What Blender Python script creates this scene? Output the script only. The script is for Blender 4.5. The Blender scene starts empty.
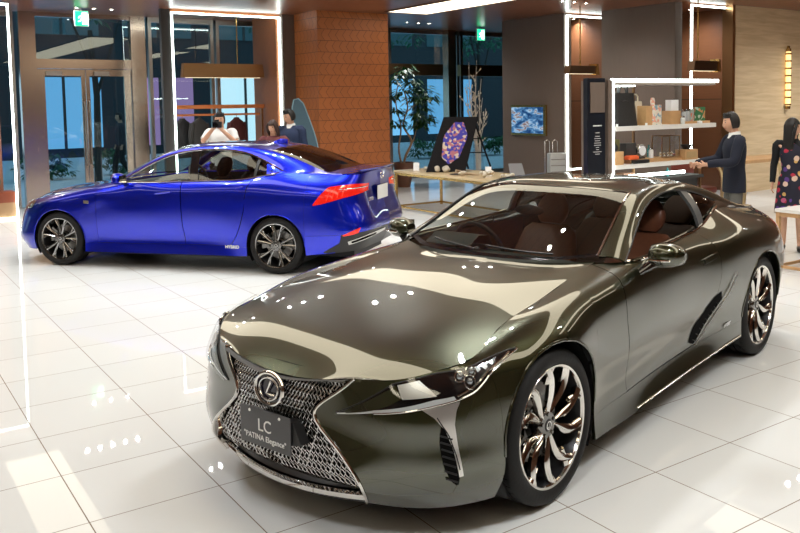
import bpy, bmesh, math, random
import numpy as np
from mathutils import Vector, Matrix
from mathutils.bvhtree import BVHTree
PI = math.pi
COL = bpy.context.scene.collection
random.seed(7)

# ---------------------------------------------------------------- splines and lofted sheets
def nsp(t, P):
    """natural cubic spline through P (n, ...) at parameters t; returns an evaluator"""
    t = np.asarray(t, float); P = np.asarray(P, float); n = len(t); h = np.diff(t)
    if n == 2:
        return lambda x: P[0] + (P[1]-P[0])*((np.atleast_1d(x)-t[0])/h[0]).reshape((-1,)+(1,)*(P.ndim-1))
    A = np.zeros((n, n)); B = np.zeros(P.shape); A[0, 0] = A[-1, -1] = 1
    for i in range(1, n-1):
        A[i, i-1] = h[i-1]; A[i, i] = 2*(h[i-1]+h[i]); A[i, i+1] = h[i]
        B[i] = 6*((P[i+1]-P[i])/h[i] - (P[i]-P[i-1])/h[i-1])
    M = np.linalg.solve(A, B.reshape(n, -1)).reshape(P.shape)
    def f(x):
        x = np.clip(np.atleast_1d(np.asarray(x, float)), t[0], t[-1])
        i = np.clip(np.searchsorted(t, x, side='right')-1, 0, n-2)
        sh = (-1,)+(1,)*(P.ndim-1)
        hh = h[i].reshape(sh); a = (t[i+1]-x).reshape(sh); b = (x-t[i]).reshape(sh)
        return (M[i]*a**3+M[i+1]*b**3)/(6*hh)+(P[i]/hh-M[i]*hh/6)*a+(P[i+1]/hh-M[i+1]*hh/6)*b
    return f

class Surf:
    """tensor spline sheet; rails[v][u] = (x, y, z)"""
    def __init__(s, rails):
        s.P = np.array(rails, float); s.nv, s.nu = s.P.shape[:2]
        du = np.linalg.norm(np.diff(s.P, axis=1), axis=2).mean(0); dv = np.linalg.norm(np.diff(s.P, axis=0), axis=2).mean(1)
        s.tu = np.concatenate([[0], np.cumsum(du)]); s.tv = np.concatenate([[0], np.cumsum(dv)])
        s.f = nsp(s.tu, np.swapaxes(s.P, 0, 1))
    def at(s, us, vs):
        R = s.f(np.interp(us, np.arange(s.nu), s.tu)); vs = np.asarray(vs, float)
        tv = np.interp(vs, np.arange(s.nv), s.tv)
        if vs.ndim == 1:
            return np.swapaxes(nsp(s.tv, np.swapaxes(R, 0, 1))(tv), 0, 1)
        return np.stack([nsp(s.tv, R[i])(tv[i]) for i in range(len(us))])

def curve(pts, n=24):
    P = np.array(pts, float); t = np.concatenate([[0], np.cumsum(np.linalg.norm(np.diff(P, axis=0), axis=1))])
    return nsp(t, P)(np.linspace(0, t[-1], n))

def lin(a, b, n): return np.linspace(a, b, n)

# ---------------------------------------------------------------- mesh collector
class MB:
    def __init__(s): s.v = []; s.f = []; s.m = []
    def add(s, vs, fs, mi=0):
        o = len(s.v); s.v += [tuple(map(float, v)) for v in vs]; s.f += [tuple(i+o for i in f) for f in fs]; s.m += [mi]*len(fs)
        return s
    def grid(s, G, mi=0, close=False, flip=False):
        n, m = G.shape[:2]; fs = []
        for i in range(n-1):
            for j in range(m if close else m-1):
                a, b, c, d = i*m+j, (i+1)*m+j, (i+1)*m+(j+1) % m, i*m+(j+1) % m
                fs.append((a, d, c, b) if flip else (a, b, c, d))
        return s.add(G.reshape(-1, 3), fs, mi)
    def box(s, x0, x1, y0, y1, z0, z1, mi=0):
        v = [(x, y, z) for x in (x0, x1) for y in (y0, y1) for z in (z0, z1)]
        return s.add(v, [(0, 1, 3, 2), (4, 6, 7, 5), (0, 4, 5, 1), (2, 3, 7, 6), (0, 2, 6, 4), (1, 5, 7, 3)], mi)
    def prism(s, poly, z0, z1, mi=0, ax=2):
        n = len(poly)
        def P(p, z): return {2: (p[0], p[1], z), 1: (p[0], z, p[1]), 0: (z, p[0], p[1])}[ax]
        v = [P(p, z0) for p in poly]+[P(p, z1) for p in poly]
        return s.add(v, [tuple(range(n))[::-1], tuple(range(n, 2*n))]+[(i, (i+1) % n, n+(i+1) % n, n+i) for i in range(n)], mi)
    def tube(s, pts, r, n=8, mi=0, caps=True, closed=False, flat=None):
        P = [Vector(p) for p in pts]; k = len(P); rr = r if hasattr(r, '__len__') else [r]*k; rings = []; up = None
        for i in range(k):
            if closed: d = P[(i+1) % k]-P[i-1]
            else: d = P[min(i+1, k-1)]-P[max(i-1, 0)]
            d.normalize()
            if up is None:
                up = Vector((0, 0, 1)) if abs(d.z) < .9 else Vector((1, 0, 0))
            a = d.cross(up).normalized(); b = a.cross(d).normalized(); up = b
            fl = flat or (1, 1)
            rings.append([P[i]+a*math.cos(2*PI*j/n)*rr[i]*fl[0]+b*math.sin(2*PI*j/n)*rr[i]*fl[1] for j in range(n)])
        vs = [v for q in rings for v in q]; fs = []
        for i in range(k if closed else k-1):
            for j in range(n):
                i2 = (i+1) % k
                fs.append((i*n+j, i*n+(j+1) % n, i2*n+(j+1) % n, i2*n+j))
        if caps and not closed: fs += [tuple(range(n))[::-1], tuple(range((k-1)*n, k*n))]
        return s.add(vs, fs, mi)
    def lathe(s, prof, n=32, c=(0, 0, 0), ax='z', mi=0):
        """prof: (radius, height) list"""
        vs = []
        for r, h in prof:
            for j in range(n):
                a = 2*PI*j/n; p = (r*math.cos(a), r*math.sin(a), h)
                p = {'z': p, 'y': (p[0], p[2], p[1]), 'x': (p[2], p[0], p[1])}[ax]
                vs.append((p[0]+c[0], p[1]+c[1], p[2]+c[2]))
        fs = [(i*n+j, i*n+(j+1) % n, (i+1)*n+(j+1) % n, (i+1)*n+j) for i in range(len(prof)-1) for j in range(n)]
        return s.add(vs, fs, mi)
    def ball(s, c, r, n=14, mi=0):
        r = r if hasattr(r, '__len__') else (r, r, r); m = n//2+1
        G = np.array([[(c[0]+r[0]*math.sin(PI*i/m)*math.cos(2*PI*j/n), c[1]+r[1]*math.sin(PI*i/m)*math.sin(2*PI*j/n), c[2]+r[2]*math.cos(PI*i/m)) for j in range(n)] for i in range(m+1)])
        return s.grid(G, mi, close=True, flip=True)
    def mirror(s):
        """append the y-mirrored copy"""
        o = len(s.v); n = len(s.f)
        s.v += [(a, -b, c) for a, b, c in s.v[:o]]
        s.f += [tuple(i+o for i in f[::-1]) for f in s.f[:n]]; s.m += s.m[:n]
        return s
    def flipy(s):
        s.v = [(a, -b, c) for a, b, c in s.v]; s.f = [f[::-1] for f in s.f]; return s
    def xf(s, M):
        s.v = [tuple(M @ Vector(v)) for v in s.v]; return s
    def copy(s):
        c = MB(); c.v = list(s.v); c.f = list(s.f); c.m = list(s.m); return c
    def build(s, name, mats, parent=None, smooth=True, ang=38, weld=0.0, flange=0.0, bevel=0.0, loc=None, rot=None, subd=0, fc=(-1.4, 0, .5)):
        me = bpy.data.meshes.new(name); me.from_pydata(s.v, [], s.f)
        mats = mats if isinstance(mats, (list, tuple)) else [mats]
        for m in mats: me.materials.append(m)
        if len(mats) > 1: me.polygons.foreach_set('material_index', [min(k, len(mats)-1) for k in s.m])
        if weld or flange or bevel:
            bm = bmesh.new(); bm.from_mesh(me)
            if weld: bmesh.ops.remove_doubles(bm, verts=bm.verts, dist=weld)
            if flange:
                bm.normal_update(); be = [e for e in bm.edges if e.is_boundary]
                nn = {}
                for v in {v for e in be for v in e.verts}: nn[v] = v.normal.copy()
                cc = Vector(fc); sg = 1 if sum((v.co-cc).dot(n) for v, n in nn.items()) > 0 else -1
                if sg < 0: bmesh.ops.reverse_faces(bm, faces=bm.faces)
                co = {tuple(v.co): n*sg for v, n in nn.items()}
                r = bmesh.ops.extrude_edge_only(bm, edges=be)
                for v in r['geom']:
                    if isinstance(v, bmesh.types.BMVert): v.co -= co[tuple(v.co)]*flange
            if bevel:
                es = [e for e in bm.edges if len(e.link_faces) == 2 and e.calc_face_angle() > .5]
                bmesh.ops.bevel(bm, geom=es, offset=bevel, segments=2, profile=.6, affect='EDGES', clamp_overlap=True)
            bm.to_mesh(me); bm.free()
        if smooth:
            me.polygons.foreach_set('use_smooth', [True]*len(me.polygons)); me.set_sharp_from_angle(angle=math.radians(ang))
        me.validate(); me.update()
        o = bpy.data.objects.new(name, me); COL.objects.link(o)
        if parent: o.parent = parent
        if loc: o.location = loc
        if rot: o.rotation_euler = rot
        if subd:
            md = o.modifiers.new('s', 'SUBSURF'); md.levels = md.render_levels = subd
        return o

def empty(name, loc=(0, 0, 0), rz=0, label=None, cat=None, group=None, parent=None):
    o = bpy.data.objects.new(name, None); COL.objects.link(o); o.location = loc; o.rotation_euler = (0, 0, rz); o.empty_display_size = .2
    if parent: o.parent = parent
    return tag(o, label, cat, group)
def tag(o, label=None, cat=None, group=None, kind=None):
    if label: o['label'] = label
    if cat: o['category'] = cat
    if group: o['group'] = group
    if kind: o['kind'] = kind
    return o
def struct(o): o['kind'] = 'structure'; return o
def tree_copy(o, parent=None):
    c = o.copy(); COL.objects.link(c); c.parent = parent
    for ch in list(o.children): tree_copy(ch, c)
    return c
def text_mb(body, size=.1, ext=.001, align='CENTER', bold=0.0, shear=0.0):
    """lettering as a mesh in the XY plane"""
    cu = bpy.data.curves.new('t', 'FONT'); cu.body = body; cu.size = size; cu.extrude = ext; cu.align_x = align; cu.align_y = 'CENTER'; cu.offset = bold; cu.shear = shear
    cu.resolution_u = 3
    o = bpy.data.objects.new('t', cu); COL.objects.link(o)
    dg = bpy.context.evaluated_depsgraph_get(); me = bpy.data.meshes.new_from_object(o.evaluated_get(dg))
    mb = MB().add([v.co for v in me.vertices], [tuple(p.vertices) for p in me.polygons])
    bpy.data.objects.remove(o); bpy.data.curves.remove(cu); bpy.data.meshes.remove(me)
    return mb

# ---------------------------------------------------------------- materials
def srgb(r, g, b):
    return tuple((c/255/12.92 if c/255 <= .04045 else ((c/255+.055)/1.055)**2.4) for c in (r, g, b))
class NT:
    def __init__(s, name):
        s.m = bpy.data.materials.new(name); s.m.use_nodes = True; s.t = s.m.node_tree; s.t.nodes.clear()
        s.out = s.t.nodes.new('ShaderNodeOutputMaterial')
    def n(s, typ, **kw):
        o = s.t.nodes.new('ShaderNode'+typ)
        for k, v in kw.items():
            if hasattr(o, k) and k not in o.inputs: setattr(o, k, v)
            else: o.inputs[k].default_value = v
        return o
    def l(s, a, b): s.t.links.new(a, b)
def rgba(c): return (*c[:3], 1)
MATS = {}
def mat(name, c, rough=.5, metal=0, coat=0, coatr=.03, spec=.5, emit=None, es=0, alpha=1, trans=0, ior=1.45, noise=None, bump=None, sheen=0):
    if name in MATS: return MATS[name]
    T = NT(name); p = T.n('BsdfPrincipled')
    p.inputs['Base Color'].default_value = rgba(c); p.inputs['Roughness'].default_value = rough; p.inputs['Metallic'].default_value = metal
    p.inputs['Coat Weight'].default_value = coat; p.inputs['Coat Roughness'].default_value = coatr; p.inputs['Specular IOR Level'].default_value = spec
    p.inputs['Transmission Weight'].default_value = trans; p.inputs['IOR'].default_value = ior; p.inputs['Alpha'].default_value = alpha
    if sheen: p.inputs['Sheen Weight'].default_value = sheen
    if emit: p.inputs['Emission Color'].default_value = rgba(emit); p.inputs['Emission Strength'].default_value = es
    tc = T.n('TexCoord')
    if noise:                                     # (scale, amount)
        nz = T.n('TexNoise'); nz.inputs['Scale'].default_value = noise[0]; T.l(tc.outputs['Object'], nz.inputs['Vector'])
        mx = T.n('Mix', data_type='RGBA'); k = noise[1]
        mx.inputs[6].default_value = rgba([x*(1-k) for x in c]); mx.inputs[7].default_value = rgba([min(1, x*(1+k)) for x in c])
        T.l(nz.outputs['Fac'], mx.inputs[0]); T.l(mx.outputs[2], p.inputs['Base Color'])
    if bump:                                      # (scale, strength)
        nb = T.n('TexNoise'); nb.inputs['Scale'].default_value = bump[0]; T.l(tc.outputs['Object'], nb.inputs['Vector'])
        bp = T.n('Bump'); bp.inputs['Strength'].default_value = bump[1]; bp.inputs['Distance'].default_value = .01
        T.l(nb.outputs['Fac'], bp.inputs['Height']); T.l(bp.outputs['Normal'], p.inputs['Normal'])
    T.l(p.outputs[0], T.out.inputs[0]); MATS[name] = T.m
    return T.m
def emis(name, c, s):
    if name in MATS: return MATS[name]
    T = NT(name); e = T.n('Emission'); e.inputs[0].default_value = rgba(c); e.inputs[1].default_value = s
    T.l(e.outputs[0], T.out.inputs[0]); MATS[name] = T.m; return T.m
def pane_mat(name, tint=(1, 1, 1), refl=1.0, ior=1.5, rough=0.0):
    """thin sheet of glass: clear straight through, mirror-like at a slant"""
    T = NT(name); tr = T.n('BsdfTransparent'); tr.inputs[0].default_value = rgba(tint)
    g = T.n('BsdfGlossy'); g.inputs['Roughness'].default_value = rough; g.inputs[0].default_value = (refl, refl, refl, 1)
    lw = T.n('LayerWeight'); lw.inputs[0].default_value = .5; mx = T.n('MixShader')
    pw = T.n('Math', operation='POWER'); pw.inputs[1].default_value = 5; T.l(lw.outputs['Facing'], pw.inputs[0])
    ma = T.n('Math', operation='MULTIPLY_ADD'); f0 = ((ior-1)/(ior+1))**2*1.7; ma.inputs[1].default_value = 1-f0; ma.inputs[2].default_value = f0; T.l(pw.outputs[0], ma.inputs[0])
    T.l(ma.outputs[0], mx.inputs[0]); T.l(tr.outputs[0], mx.inputs[1]); T.l(g.outputs[0], mx.inputs[2]); T.l(mx.outputs[0], T.out.inputs[0])
    MATS[name] = T.m; return T.m
def paint(name, c, flake, coat=1.0, metal=.75, rough=.32, cior=1.6):
    T = NT(name); p = T.n('BsdfPrincipled'); tc = T.n('TexCoord')
    p.inputs['Metallic'].default_value = metal; p.inputs['Roughness'].default_value = rough
    p.inputs['Coat Weight'].default_value = coat; p.inputs['Coat Roughness'].default_value = .012; p.inputs['Coat IOR'].default_value = cior
    lw = T.n('LayerWeight'); lw.inputs[0].default_value = .35
    mx = T.n('Mix', data_type='RGBA'); mx.inputs[6].default_value = rgba(flake); mx.inputs[7].default_value = rgba(c)
    T.l(lw.outputs['Facing'], mx.inputs[0]); T.l(mx.outputs[2], p.inputs['Base Color']); T.l(p.outputs[0], T.out.inputs[0])
    MATS[name] = T.m; return T.m

M_CHROME = mat('chrome', (.82, .80, .77), .06, 1)
M_SATIN = mat('satin_metal', (.55, .54, .52), .25, 1)
M_DCHROME = mat('dark_chrome', (.22, .215, .21), .12, 1)
M_BLACK = mat('black_plastic', (.012, .012, .013), .45)
M_GLOSSBLACK = mat('gloss_black', (.006, .006, .007), .08, coat=1)
M_RUBBER = mat('rubber', (.012, .0115, .0115), .6, spec=.3, bump=(60, .15))
M_DARK = mat('dark_void', (.004, .004, .004), .9, spec=.1)
M_WINDOW = pane_mat('car_glass', (.74, .80, .77), .95, 1.52)
M_TINT = pane_mat('privacy_glass', (.12, .13, .13), .95, 1.52)
M_SCREEN = pane_mat('windscreen_glass', (.50, .55, .52), 1.0, 1.62)
M_SILVER = mat('silver_trim', (.74, .73, .71), .30, .9)
M_CLEAR = pane_mat('lamp_glass', (.93, .95, .95), .9, 1.5)
M_REDLENS = mat('red_lens', (.75, .015, .008), .08, coat=1, emit=(.9, .03, .015), es=.25)
M_WHITE = mat('white_plastic', (.8, .8, .8), .35)
M_TEXT = mat('white_lettering', (.85, .85, .83), .5)
M_DISC = mat('brake_steel', (.35, .34, .33), .35, 1)
M_BADGE = mat('badge_silver', (.8, .8, .8), .15, 1)
# ================================================================ the olive coupe (x forward, y left, front axle at x=0)
AR = .405; WR = .363; WB = 2.87
def mixrails(stations):
    """stations: list of [k0..k5] points -> rails"""
    return [[st[k] for st in stations] for k in range(len(stations[0]))]
LCST = [
 [(.800,.430,.712),(.838,.355,.645),(.872,.262,.560),(.868,.370,.435),(.850,.492,.300),(.785,.475,.182)],
 [(.730,.575,.714),(.765,.555,.650),(.792,.545,.560),(.795,.575,.440),(.778,.625,.300),(.705,.600,.165)],
 [(.600,.720,.747),(.632,.742,.680),(.652,.770,.570),(.655,.785,.440),(.645,.800,.300),(.580,.745,.160)],
 [(.440,.787,.777),(.425,.850,.735),(.405,.897,.600),(.405,.915,.440),(.405,.920,.300),(.405,.865,.170)],
 [(.200,.747,.838),(.200,.843,.815),(.205,.922,.710),(.205,.945,.500),(.205,.940,.300),(.205,.910,.165)],
 [(.000,.730,.870),(.000,.842,.862),(.000,.940,.770),(.000,.958,.550),(.000,.955,.300),(.000,.925,.145)],
 [(-.220,.715,.893),(-.220,.845,.887),(-.220,.940,.765),(-.220,.950,.540),(-.220,.940,.300),(-.220,.92,.150)],
 [(-.450,.698,.925),(-.430,.848,.900),(-.405,.922,.750),(-.405,.922,.520),(-.405,.905,.320),(-.405,.915,.165)],
 [(-.800,.690,.968),(-.780,.852,.912),(-.785,.908,.745),(-.790,.905,.510),(-.790,.878,.330),(-.790,.915,.168)],
 [(-1.00,.808,.966),(-1.00,.866,.908),(-1.00,.902,.742),(-1.00,.898,.510),(-1.00,.868,.335),(-1.00,.912,.175)],
 [(-1.40,.812,.985),(-1.40,.868,.908),(-1.40,.898,.745),(-1.40,.892,.515),(-1.40,.862,.348),(-1.40,.912,.190)],
 [(-1.85,.792,1.004),(-1.85,.868,.920),(-1.86,.904,.765),(-1.86,.898,.530),(-1.86,.872,.362),(-1.86,.915,.203)],
 [(-2.15,.768,1.030),(-2.15,.876,.935),(-2.15,.926,.785),(-2.15,.922,.545),(-2.15,.898,.370),(-2.15,.92,.212)],
 [(-2.44,.728,1.082),(-2.45,.893,.945),(-2.465,.950,.785),(-2.465,.952,.55),(-2.465,.93,.375),(-2.465,.928,.22)],
 [(-2.87,.682,1.062),(-2.87,.893,.938),(-2.87,.965,.775),(-2.87,.968,.55),(-2.87,.952,.37),(-2.87,.93,.22)],
 [(-3.275,.652,1.018),(-3.275,.855,.925),(-3.275,.945,.760),(-3.275,.945,.55),(-3.275,.925,.38),(-3.275,.90,.24)],
 [(-3.60,.610,.985),(-3.58,.765,.905),(-3.56,.845,.760),(-3.57,.855,.55),(-3.54,.83,.40),(-3.48,.80,.27)],
 [(-3.72,.36,.990),(-3.77,.48,.920),(-3.80,.50,.760),(-3.82,.50,.55),(-3.78,.49,.40),(-3.70,.47,.28)],
 [(-3.74,.0,.995),(-3.80,.0,.930),(-3.83,.0,.760),(-3.86,.0,.55),(-3.82,.0,.40),(-3.72,.0,.28)],
]
def arch_grid(S, ua, ub, xw, zc, R, nv=26, n=44, kx=3.2):
    """columns between stations ua..ub with the lower part trimmed on the wheel arch circle"""
    uu = lin(ua, ub, 400); X = S.at(uu, [kx])[:, 0, 0]
    th = lin(0, PI, n); xs = xw+R*np.cos(th)
    xs = np.clip(xs, X.min(), X.max()); us = np.interp(-xs, -X, uu); us[0] = ua; us[-1] = ub
    vv = lin(0, S.nv-1, 260); F = S.at(us, vv); V = []
    for i in range(n):
        d = np.hypot(F[i, :, 0]-xw, F[i, :, 2]-zc); ins = np.where((d < R) | (F[i, :, 2] < zc))[0]
        V.append(vv[ins[0]] if len(ins) else vv[-1])
    V = np.array(V); V[0] = V[-1] = 0
    for i in (0, n-1):
        V[i] = vv[np.where(F[i, :, 2] < zc)[0][0]]
    vs = np.stack([V[i]*np.linspace(0, 1, nv) for i in range(n)])
    return S.at(us, vs), us, V
def lower_col(S, u, v0, nv=12):
    return S.at([u], np.linspace(v0, S.nv-1, nv))[0]
def panel(S, ua, ub, n, nv=30, va=0, vb=None):
    """ua/ub may be functions of v"""
    vb = S.nv-1 if vb is None else vb
    vs = lin(va, vb, nv); fa = ua if callable(ua) else (lambda v: ua); fb = ub if callable(ub) else (lambda v: ub)
    G = np.zeros((n, nv, 3))
    for j, v in enumerate(vs):
        G[:, j] = S.at(lin(fa(v), fb(v), n), [v])[:, 0]
    return G
def uvpatch(S, top, bot, n=24, m=6, off=.003):
    """strip between two (u,v) polylines laid on sheet S and lifted along its normal"""
    def rs(c):
        c = np.array(c, float); t = np.concatenate([[0], np.cumsum(np.hypot(*(np.diff(c, axis=0)*[1, .35]).T))])
        x = np.linspace(0, t[-1], n); return np.stack([np.interp(x, t, c[:, 0]), np.interp(x, t, c[:, 1])], 1)
    A, B = rs(top), rs(bot); G = np.zeros((n, m, 3))
    for i in range(n):
        for j in range(m):
            u, v = A[i]+(B[i]-A[i])*j/(m-1)
            G[i, j] = uvp(S, u, v, off)
    return G
def uvp(S, u, v, off=0.0):
    e = .02; u = min(max(u, e), S.nu-1-e); v = min(max(v, e), S.nv-1-e)
    P = S.at([u, u+e, u-e], [v, v+e, v-e])
    n = -np.cross(P[1, 0]-P[2, 0], P[0, 1]-P[0, 2]); n /= np.linalg.norm(n)
    return P[0, 0]+n*off
def uvtube(S, pts, r, off=0.0, n=30, flat=None, k=6):
    c = np.array(pts, float); t = np.linspace(0, len(c)-1, n)
    us = np.interp(t, range(len(c)), c[:, 0]); vs = np.interp(t, range(len(c)), c[:, 1])
    return MB().tube([uvp(S, a, b, off) for a, b in zip(us, vs)], r, k, flat=flat)
def sym(rows):
    """rows of points centre -> edge, mirrored to full width, as stations"""
    return [[(p[0], -p[1], p[2]) for p in r[:0:-1]]+list(r) for r in rows]
def well(x, r, yo, yi, z0=.12):
    """dark wheel-house lining (outer side +y)"""
    n = 20; th = lin(-.55, PI+.55, n); G = np.array([[(x+r*math.cos(t), y, max(z0, WR+r*math.sin(t))) for y in (yo, yi)] for t in th])
    m = MB().grid(G); pl = [tuple(G[i, 1]) for i in range(n)]
    m.add(pl, [tuple(range(n))]); return m

def blade(r0, r1, phi, wid, dep, thick, n=9):
    """one spoke as a loft; phi(t), wid(t) half width, dep(t) y of the front face"""
    G = []
    for i in range(n):
        t = i/(n-1); r = r0+(r1-r0)*t; a = phi(t); w = wid(t); y = dep(t)
        c, s = math.cos(a), math.sin(a); T = (-s, c); row = []
        for q, yy in ((-1, y-thick), (-1, y-.010), (-.62, y-.002), (.0, y+.004), (.62, y-.002), (1, y-.010), (1, y-thick)):
            row.append((r*c+T[0]*q*w, yy, r*s+T[1]*q*w))
        G.append(row)
    return MB().grid(np.array(G), 0, close=True)
def make_wheel(kind, R, rim, width, parent, loc, side, steer=0):
    """wheel centre at loc, outer face towards side (+1 left, -1 right)"""
    w = bpy.data.objects.new('wheel', None)
    sp = MB()
    hub_y = -.035 if kind == 'coupe' else -.022
    if kind == 'coupe':
        for k in range(5):
            a0 = 2*PI*k/5+PI/2+.30
            for sg in (-1, 1):
                phi = (lambda t, a0=a0, sg=sg: a0+sg*(.17+.15*t)+.20*math.sin(t*PI)*(1 if sg > 0 else .8)-.06*t)
                sp.add(*(lambda b: (b.v, b.f))(blade(.045, rim-.004, phi, lambda t: .009+.009*math.sin(t*PI)**2+.017*t**1.6, lambda t: hub_y+.03*t**.8, .03)))
                w2 = blade(rim*.70, rim-.003, lambda t, a0=a0, sg=sg: a0+sg*(.35-.13*t), lambda t: .012+.010*t, lambda t: hub_y+.012+.016*t, .02, 5); sp.add(w2.v, w2.f)
    else:
        for k in range(5):
            a0 = 2*PI*k/5+PI/2+.1
            for sg in (-1, 1):
                b = blade(.035, rim-.004, lambda t, a0=a0, sg=sg: a0+sg*(.17+.06*t), lambda t: .0125+.004*t, lambda t: hub_y+.014*t, .028, 6); sp.add(b.v, b.f)
                b = blade(rim*.60, rim-.004, lambda t, a0=a0, sg=sg: a0+sg*(.23+.18*t), lambda t: .0095+.002*t, lambda t: hub_y+.008+.006*t, .02, 5); sp.add(b.v, b.f)
    mspoke = mat('polished_alloy', (.80, .78, .74), .10, 1) if kind == 'coupe' else mat('gunmetal_alloy', (.34, .335, .33), .16, 1)
    wh = sp.build('wheel_rim', mspoke, parent, ang=30)
    lip = MB().lathe([(rim-.012, -.012), (rim-.008, -.001), (rim+.002, .002), (rim+.007, -.004), (rim+.004, -.016), (rim-.006, -.02), (rim-.016, -.05)], 64, ax='y')
    lp = lip.build('rim_lip', mspoke, wh)
    MB().lathe([(rim-.010, -.015), (rim-.022, -.05), (rim-.03, -.20), (rim-.05, -.21), (.04, -.20)], 48, ax='y').build('rim_barrel', M_DARKALLOY, wh)
    MB().lathe([(.0, hub_y+.010), (.026, hub_y+.009), (.031, hub_y+.004), (.033, hub_y-.02)], 28, ax='y').build('hub_cap', M_BLACK, wh)
    hb = MB().lathe([(.03, hub_y+.006), (.060, hub_y+.004), (.070, hub_y-.012), (.075, hub_y-.08)], 40, ax='y')
    for k in range(5):
        a = 2*PI*k/5+.3; hb.lathe([(0, hub_y+.012), (.009, hub_y+.011), (.0105, hub_y-.01)], 6, c=(.052*math.cos(a), 0, .052*math.sin(a)), ax='y')
    hb.build('hub', M_DCHROME, wh)
    mk = MB().lathe([(.015, hub_y+.011), (.018, hub_y+.012), (.021, hub_y+.011)], 24, ax='y'); mk.box(-.006, -.002, hub_y+.0105, hub_y+.012, -.009, .011); mk.box(-.006, .010, hub_y+.0105, hub_y+.012, -.010, -.006)
    mk.build('centre_emblem', M_BADGE, wh)
    MB().lathe([(.08, -.105), (.185 if kind == 'coupe' else .16, -.105), (.185 if kind == 'coupe' else .16, -.13), (.08, -.13)], 40, ax='y').build('brake_disc', M_DISC, wh)
    ca = MB(); G = []
    for i in range(9):
        a = -.55+i*.14+(PI if side > 0 else 0)*0+.3; G.append([(r*math.cos(a), y, r*math.sin(a)) for r, y in ((.12, -.085), (.205, -.08), (.21, -.14), (.12, -.14))])
    ca.grid(np.array(G), close=True).build('brake_caliper', M_DCHROME, wh)
    W = width; pr = [(rim-.002, -.010), (rim+.006, .002), (rim+.018, .010), (R-.045, .013), (R-.022, .006), (R-.010, -.004), (R-.003, -.018), (R, -.034)]
    y = -.034
    for g in (.06, .105, .15, .195):
        if g < W-.02: pr += [(R, -g+.006), (R-.007, -g+.005), (R-.007, -g-.003), (R, -g-.004)]
    pr += [(R, -W+.03), (R-.01, -W+.004), (R-.03, -W-.006), (rim+.01, -W-.004), (rim-.01, -W+.01)]
    ty = MB().lathe(pr, 96, ax='y')
    for k in range(48):                                                     # shoulder sipes
        a = 2*PI*k/48; c, s = math.cos(a), math.sin(a); T = (-s*.0022, c*.0022)
        v = [((R-.0008-d)*c+q*T[0], yy, (R-.0008-d)*s+q*T[1]) for yy, d in ((-.006, .010), (-.034, -.0012), (-.056, -.0012)) for q in (-1, 1)]
        ty.add(v, [(0, 1, 3, 2), (2, 3, 5, 4)], 1)
    ty.build('tyre', [M_RUBBER, M_DARK], wh, ang=30)
    bpy.data.objects.remove(w)
    wh.location = loc; wh.rotation_euler = (0, 0, (0 if side > 0 else PI)+steer)
    return wh
M_DARKALLOY = mat('dark_alloy', (.03, .03, .032), .3, .6)

def seat(parent, loc, m, name='seat', w=.25, rec=.32, ht=.62):
    """bucket seat; loc = rear bottom of the cushion, facing +x"""
    x, y, z = loc
    def cushion(rows):
        return MB().grid(np.array(rows), close=True)
    def ring(c, u, v, a, b, bol=.0, n=20):
        out = []
        for k in range(n):
            t = 2*PI*k/n; ct, st = math.cos(t), math.sin(t)
            p = abs(ct)**.6*np.sign(ct)*a; q = abs(st)**.6*np.sign(st)*b
            q += bol*(abs(p)/a)**3 if st > 0 else 0
            out.append(np.array(c)+np.array(u)*p+np.array(v)*q)
        return out
    rows = [ring((x+.02+.50*t, y, z+.02+.05*t), (0, 1, 0), (0, 0, 1), w*(.9+.1*math.sin(t*PI)), .075*(1-.35*abs(2*t-1)**3), .05) for t in lin(0, 1, 9)]
    mb = cushion(rows); mb.add(rows[0], [tuple(range(20))]); mb.add(rows[-1], [tuple(range(20))])
    s = mb.build(name, m, parent, ang=60)
    sr, cr = math.sin(rec), math.cos(rec); rows = []
    for t in lin(0, 1, 12):
        c = (x-.02-sr*ht*t, y, z+.05+cr*ht*t); ww = w*(1.0-.22*max(0, t-.55)/.45); th = .065*(1-.3*t)
        if t > .97: ww *= .8; th *= .6
        rows.append(ring(c, (0, 1, 0), (cr, 0, sr), ww, th, .06*(1-t)+.015))
    mb = cushion(rows); mb.add(rows[0], [tuple(range(20))]); mb.add(rows[-1], [tuple(range(20))])
    mb.build('backrest', m, s, ang=60)
    rows = []
    for t in lin(0, 1, 9):
        c = (x-.02-sr*(ht+.015+.22*t)+.02, y, z+.05+cr*(ht+.015+.22*t)); k = math.sin(PI*(.12+.76*t))**.5
        rows.append(ring(c, (0, 1, 0), (cr, 0, sr), .135*k*(1-.12*t), .05*k, .0))
    mb = cushion(rows); mb.add(rows[0], [tuple(range(20))]); mb.add(rows[-1], [tuple(range(20))])
    mb.build('headrest', m, s, ang=60)
    return s
def steering(parent, loc, tilt=.45):
    m = MB(); ring = [(0, .185*math.cos(t), .185*math.sin(t)) for t in lin(0, 2*PI, 33)[:-1]]
    m.tube(ring, .015, 8, closed=True)
    m.ball((-.0, 0, -.01), (.03, .07, .06), 14)
    for a in (0, PI, -PI/2): m.tube([(0, .05*math.cos(a), .05*math.sin(a)-.01), (0, .18*math.cos(a), .18*math.sin(a))], .013, 6, flat=(1, .7))
    m.tube([(.02, 0, 0), (.30, 0, -.05)], .03, 8)
    return m.build('steering_wheel', mat('cabin_black', (.03, .03, .032), .5), parent, loc=loc, rot=(0, tilt, 0))

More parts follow.
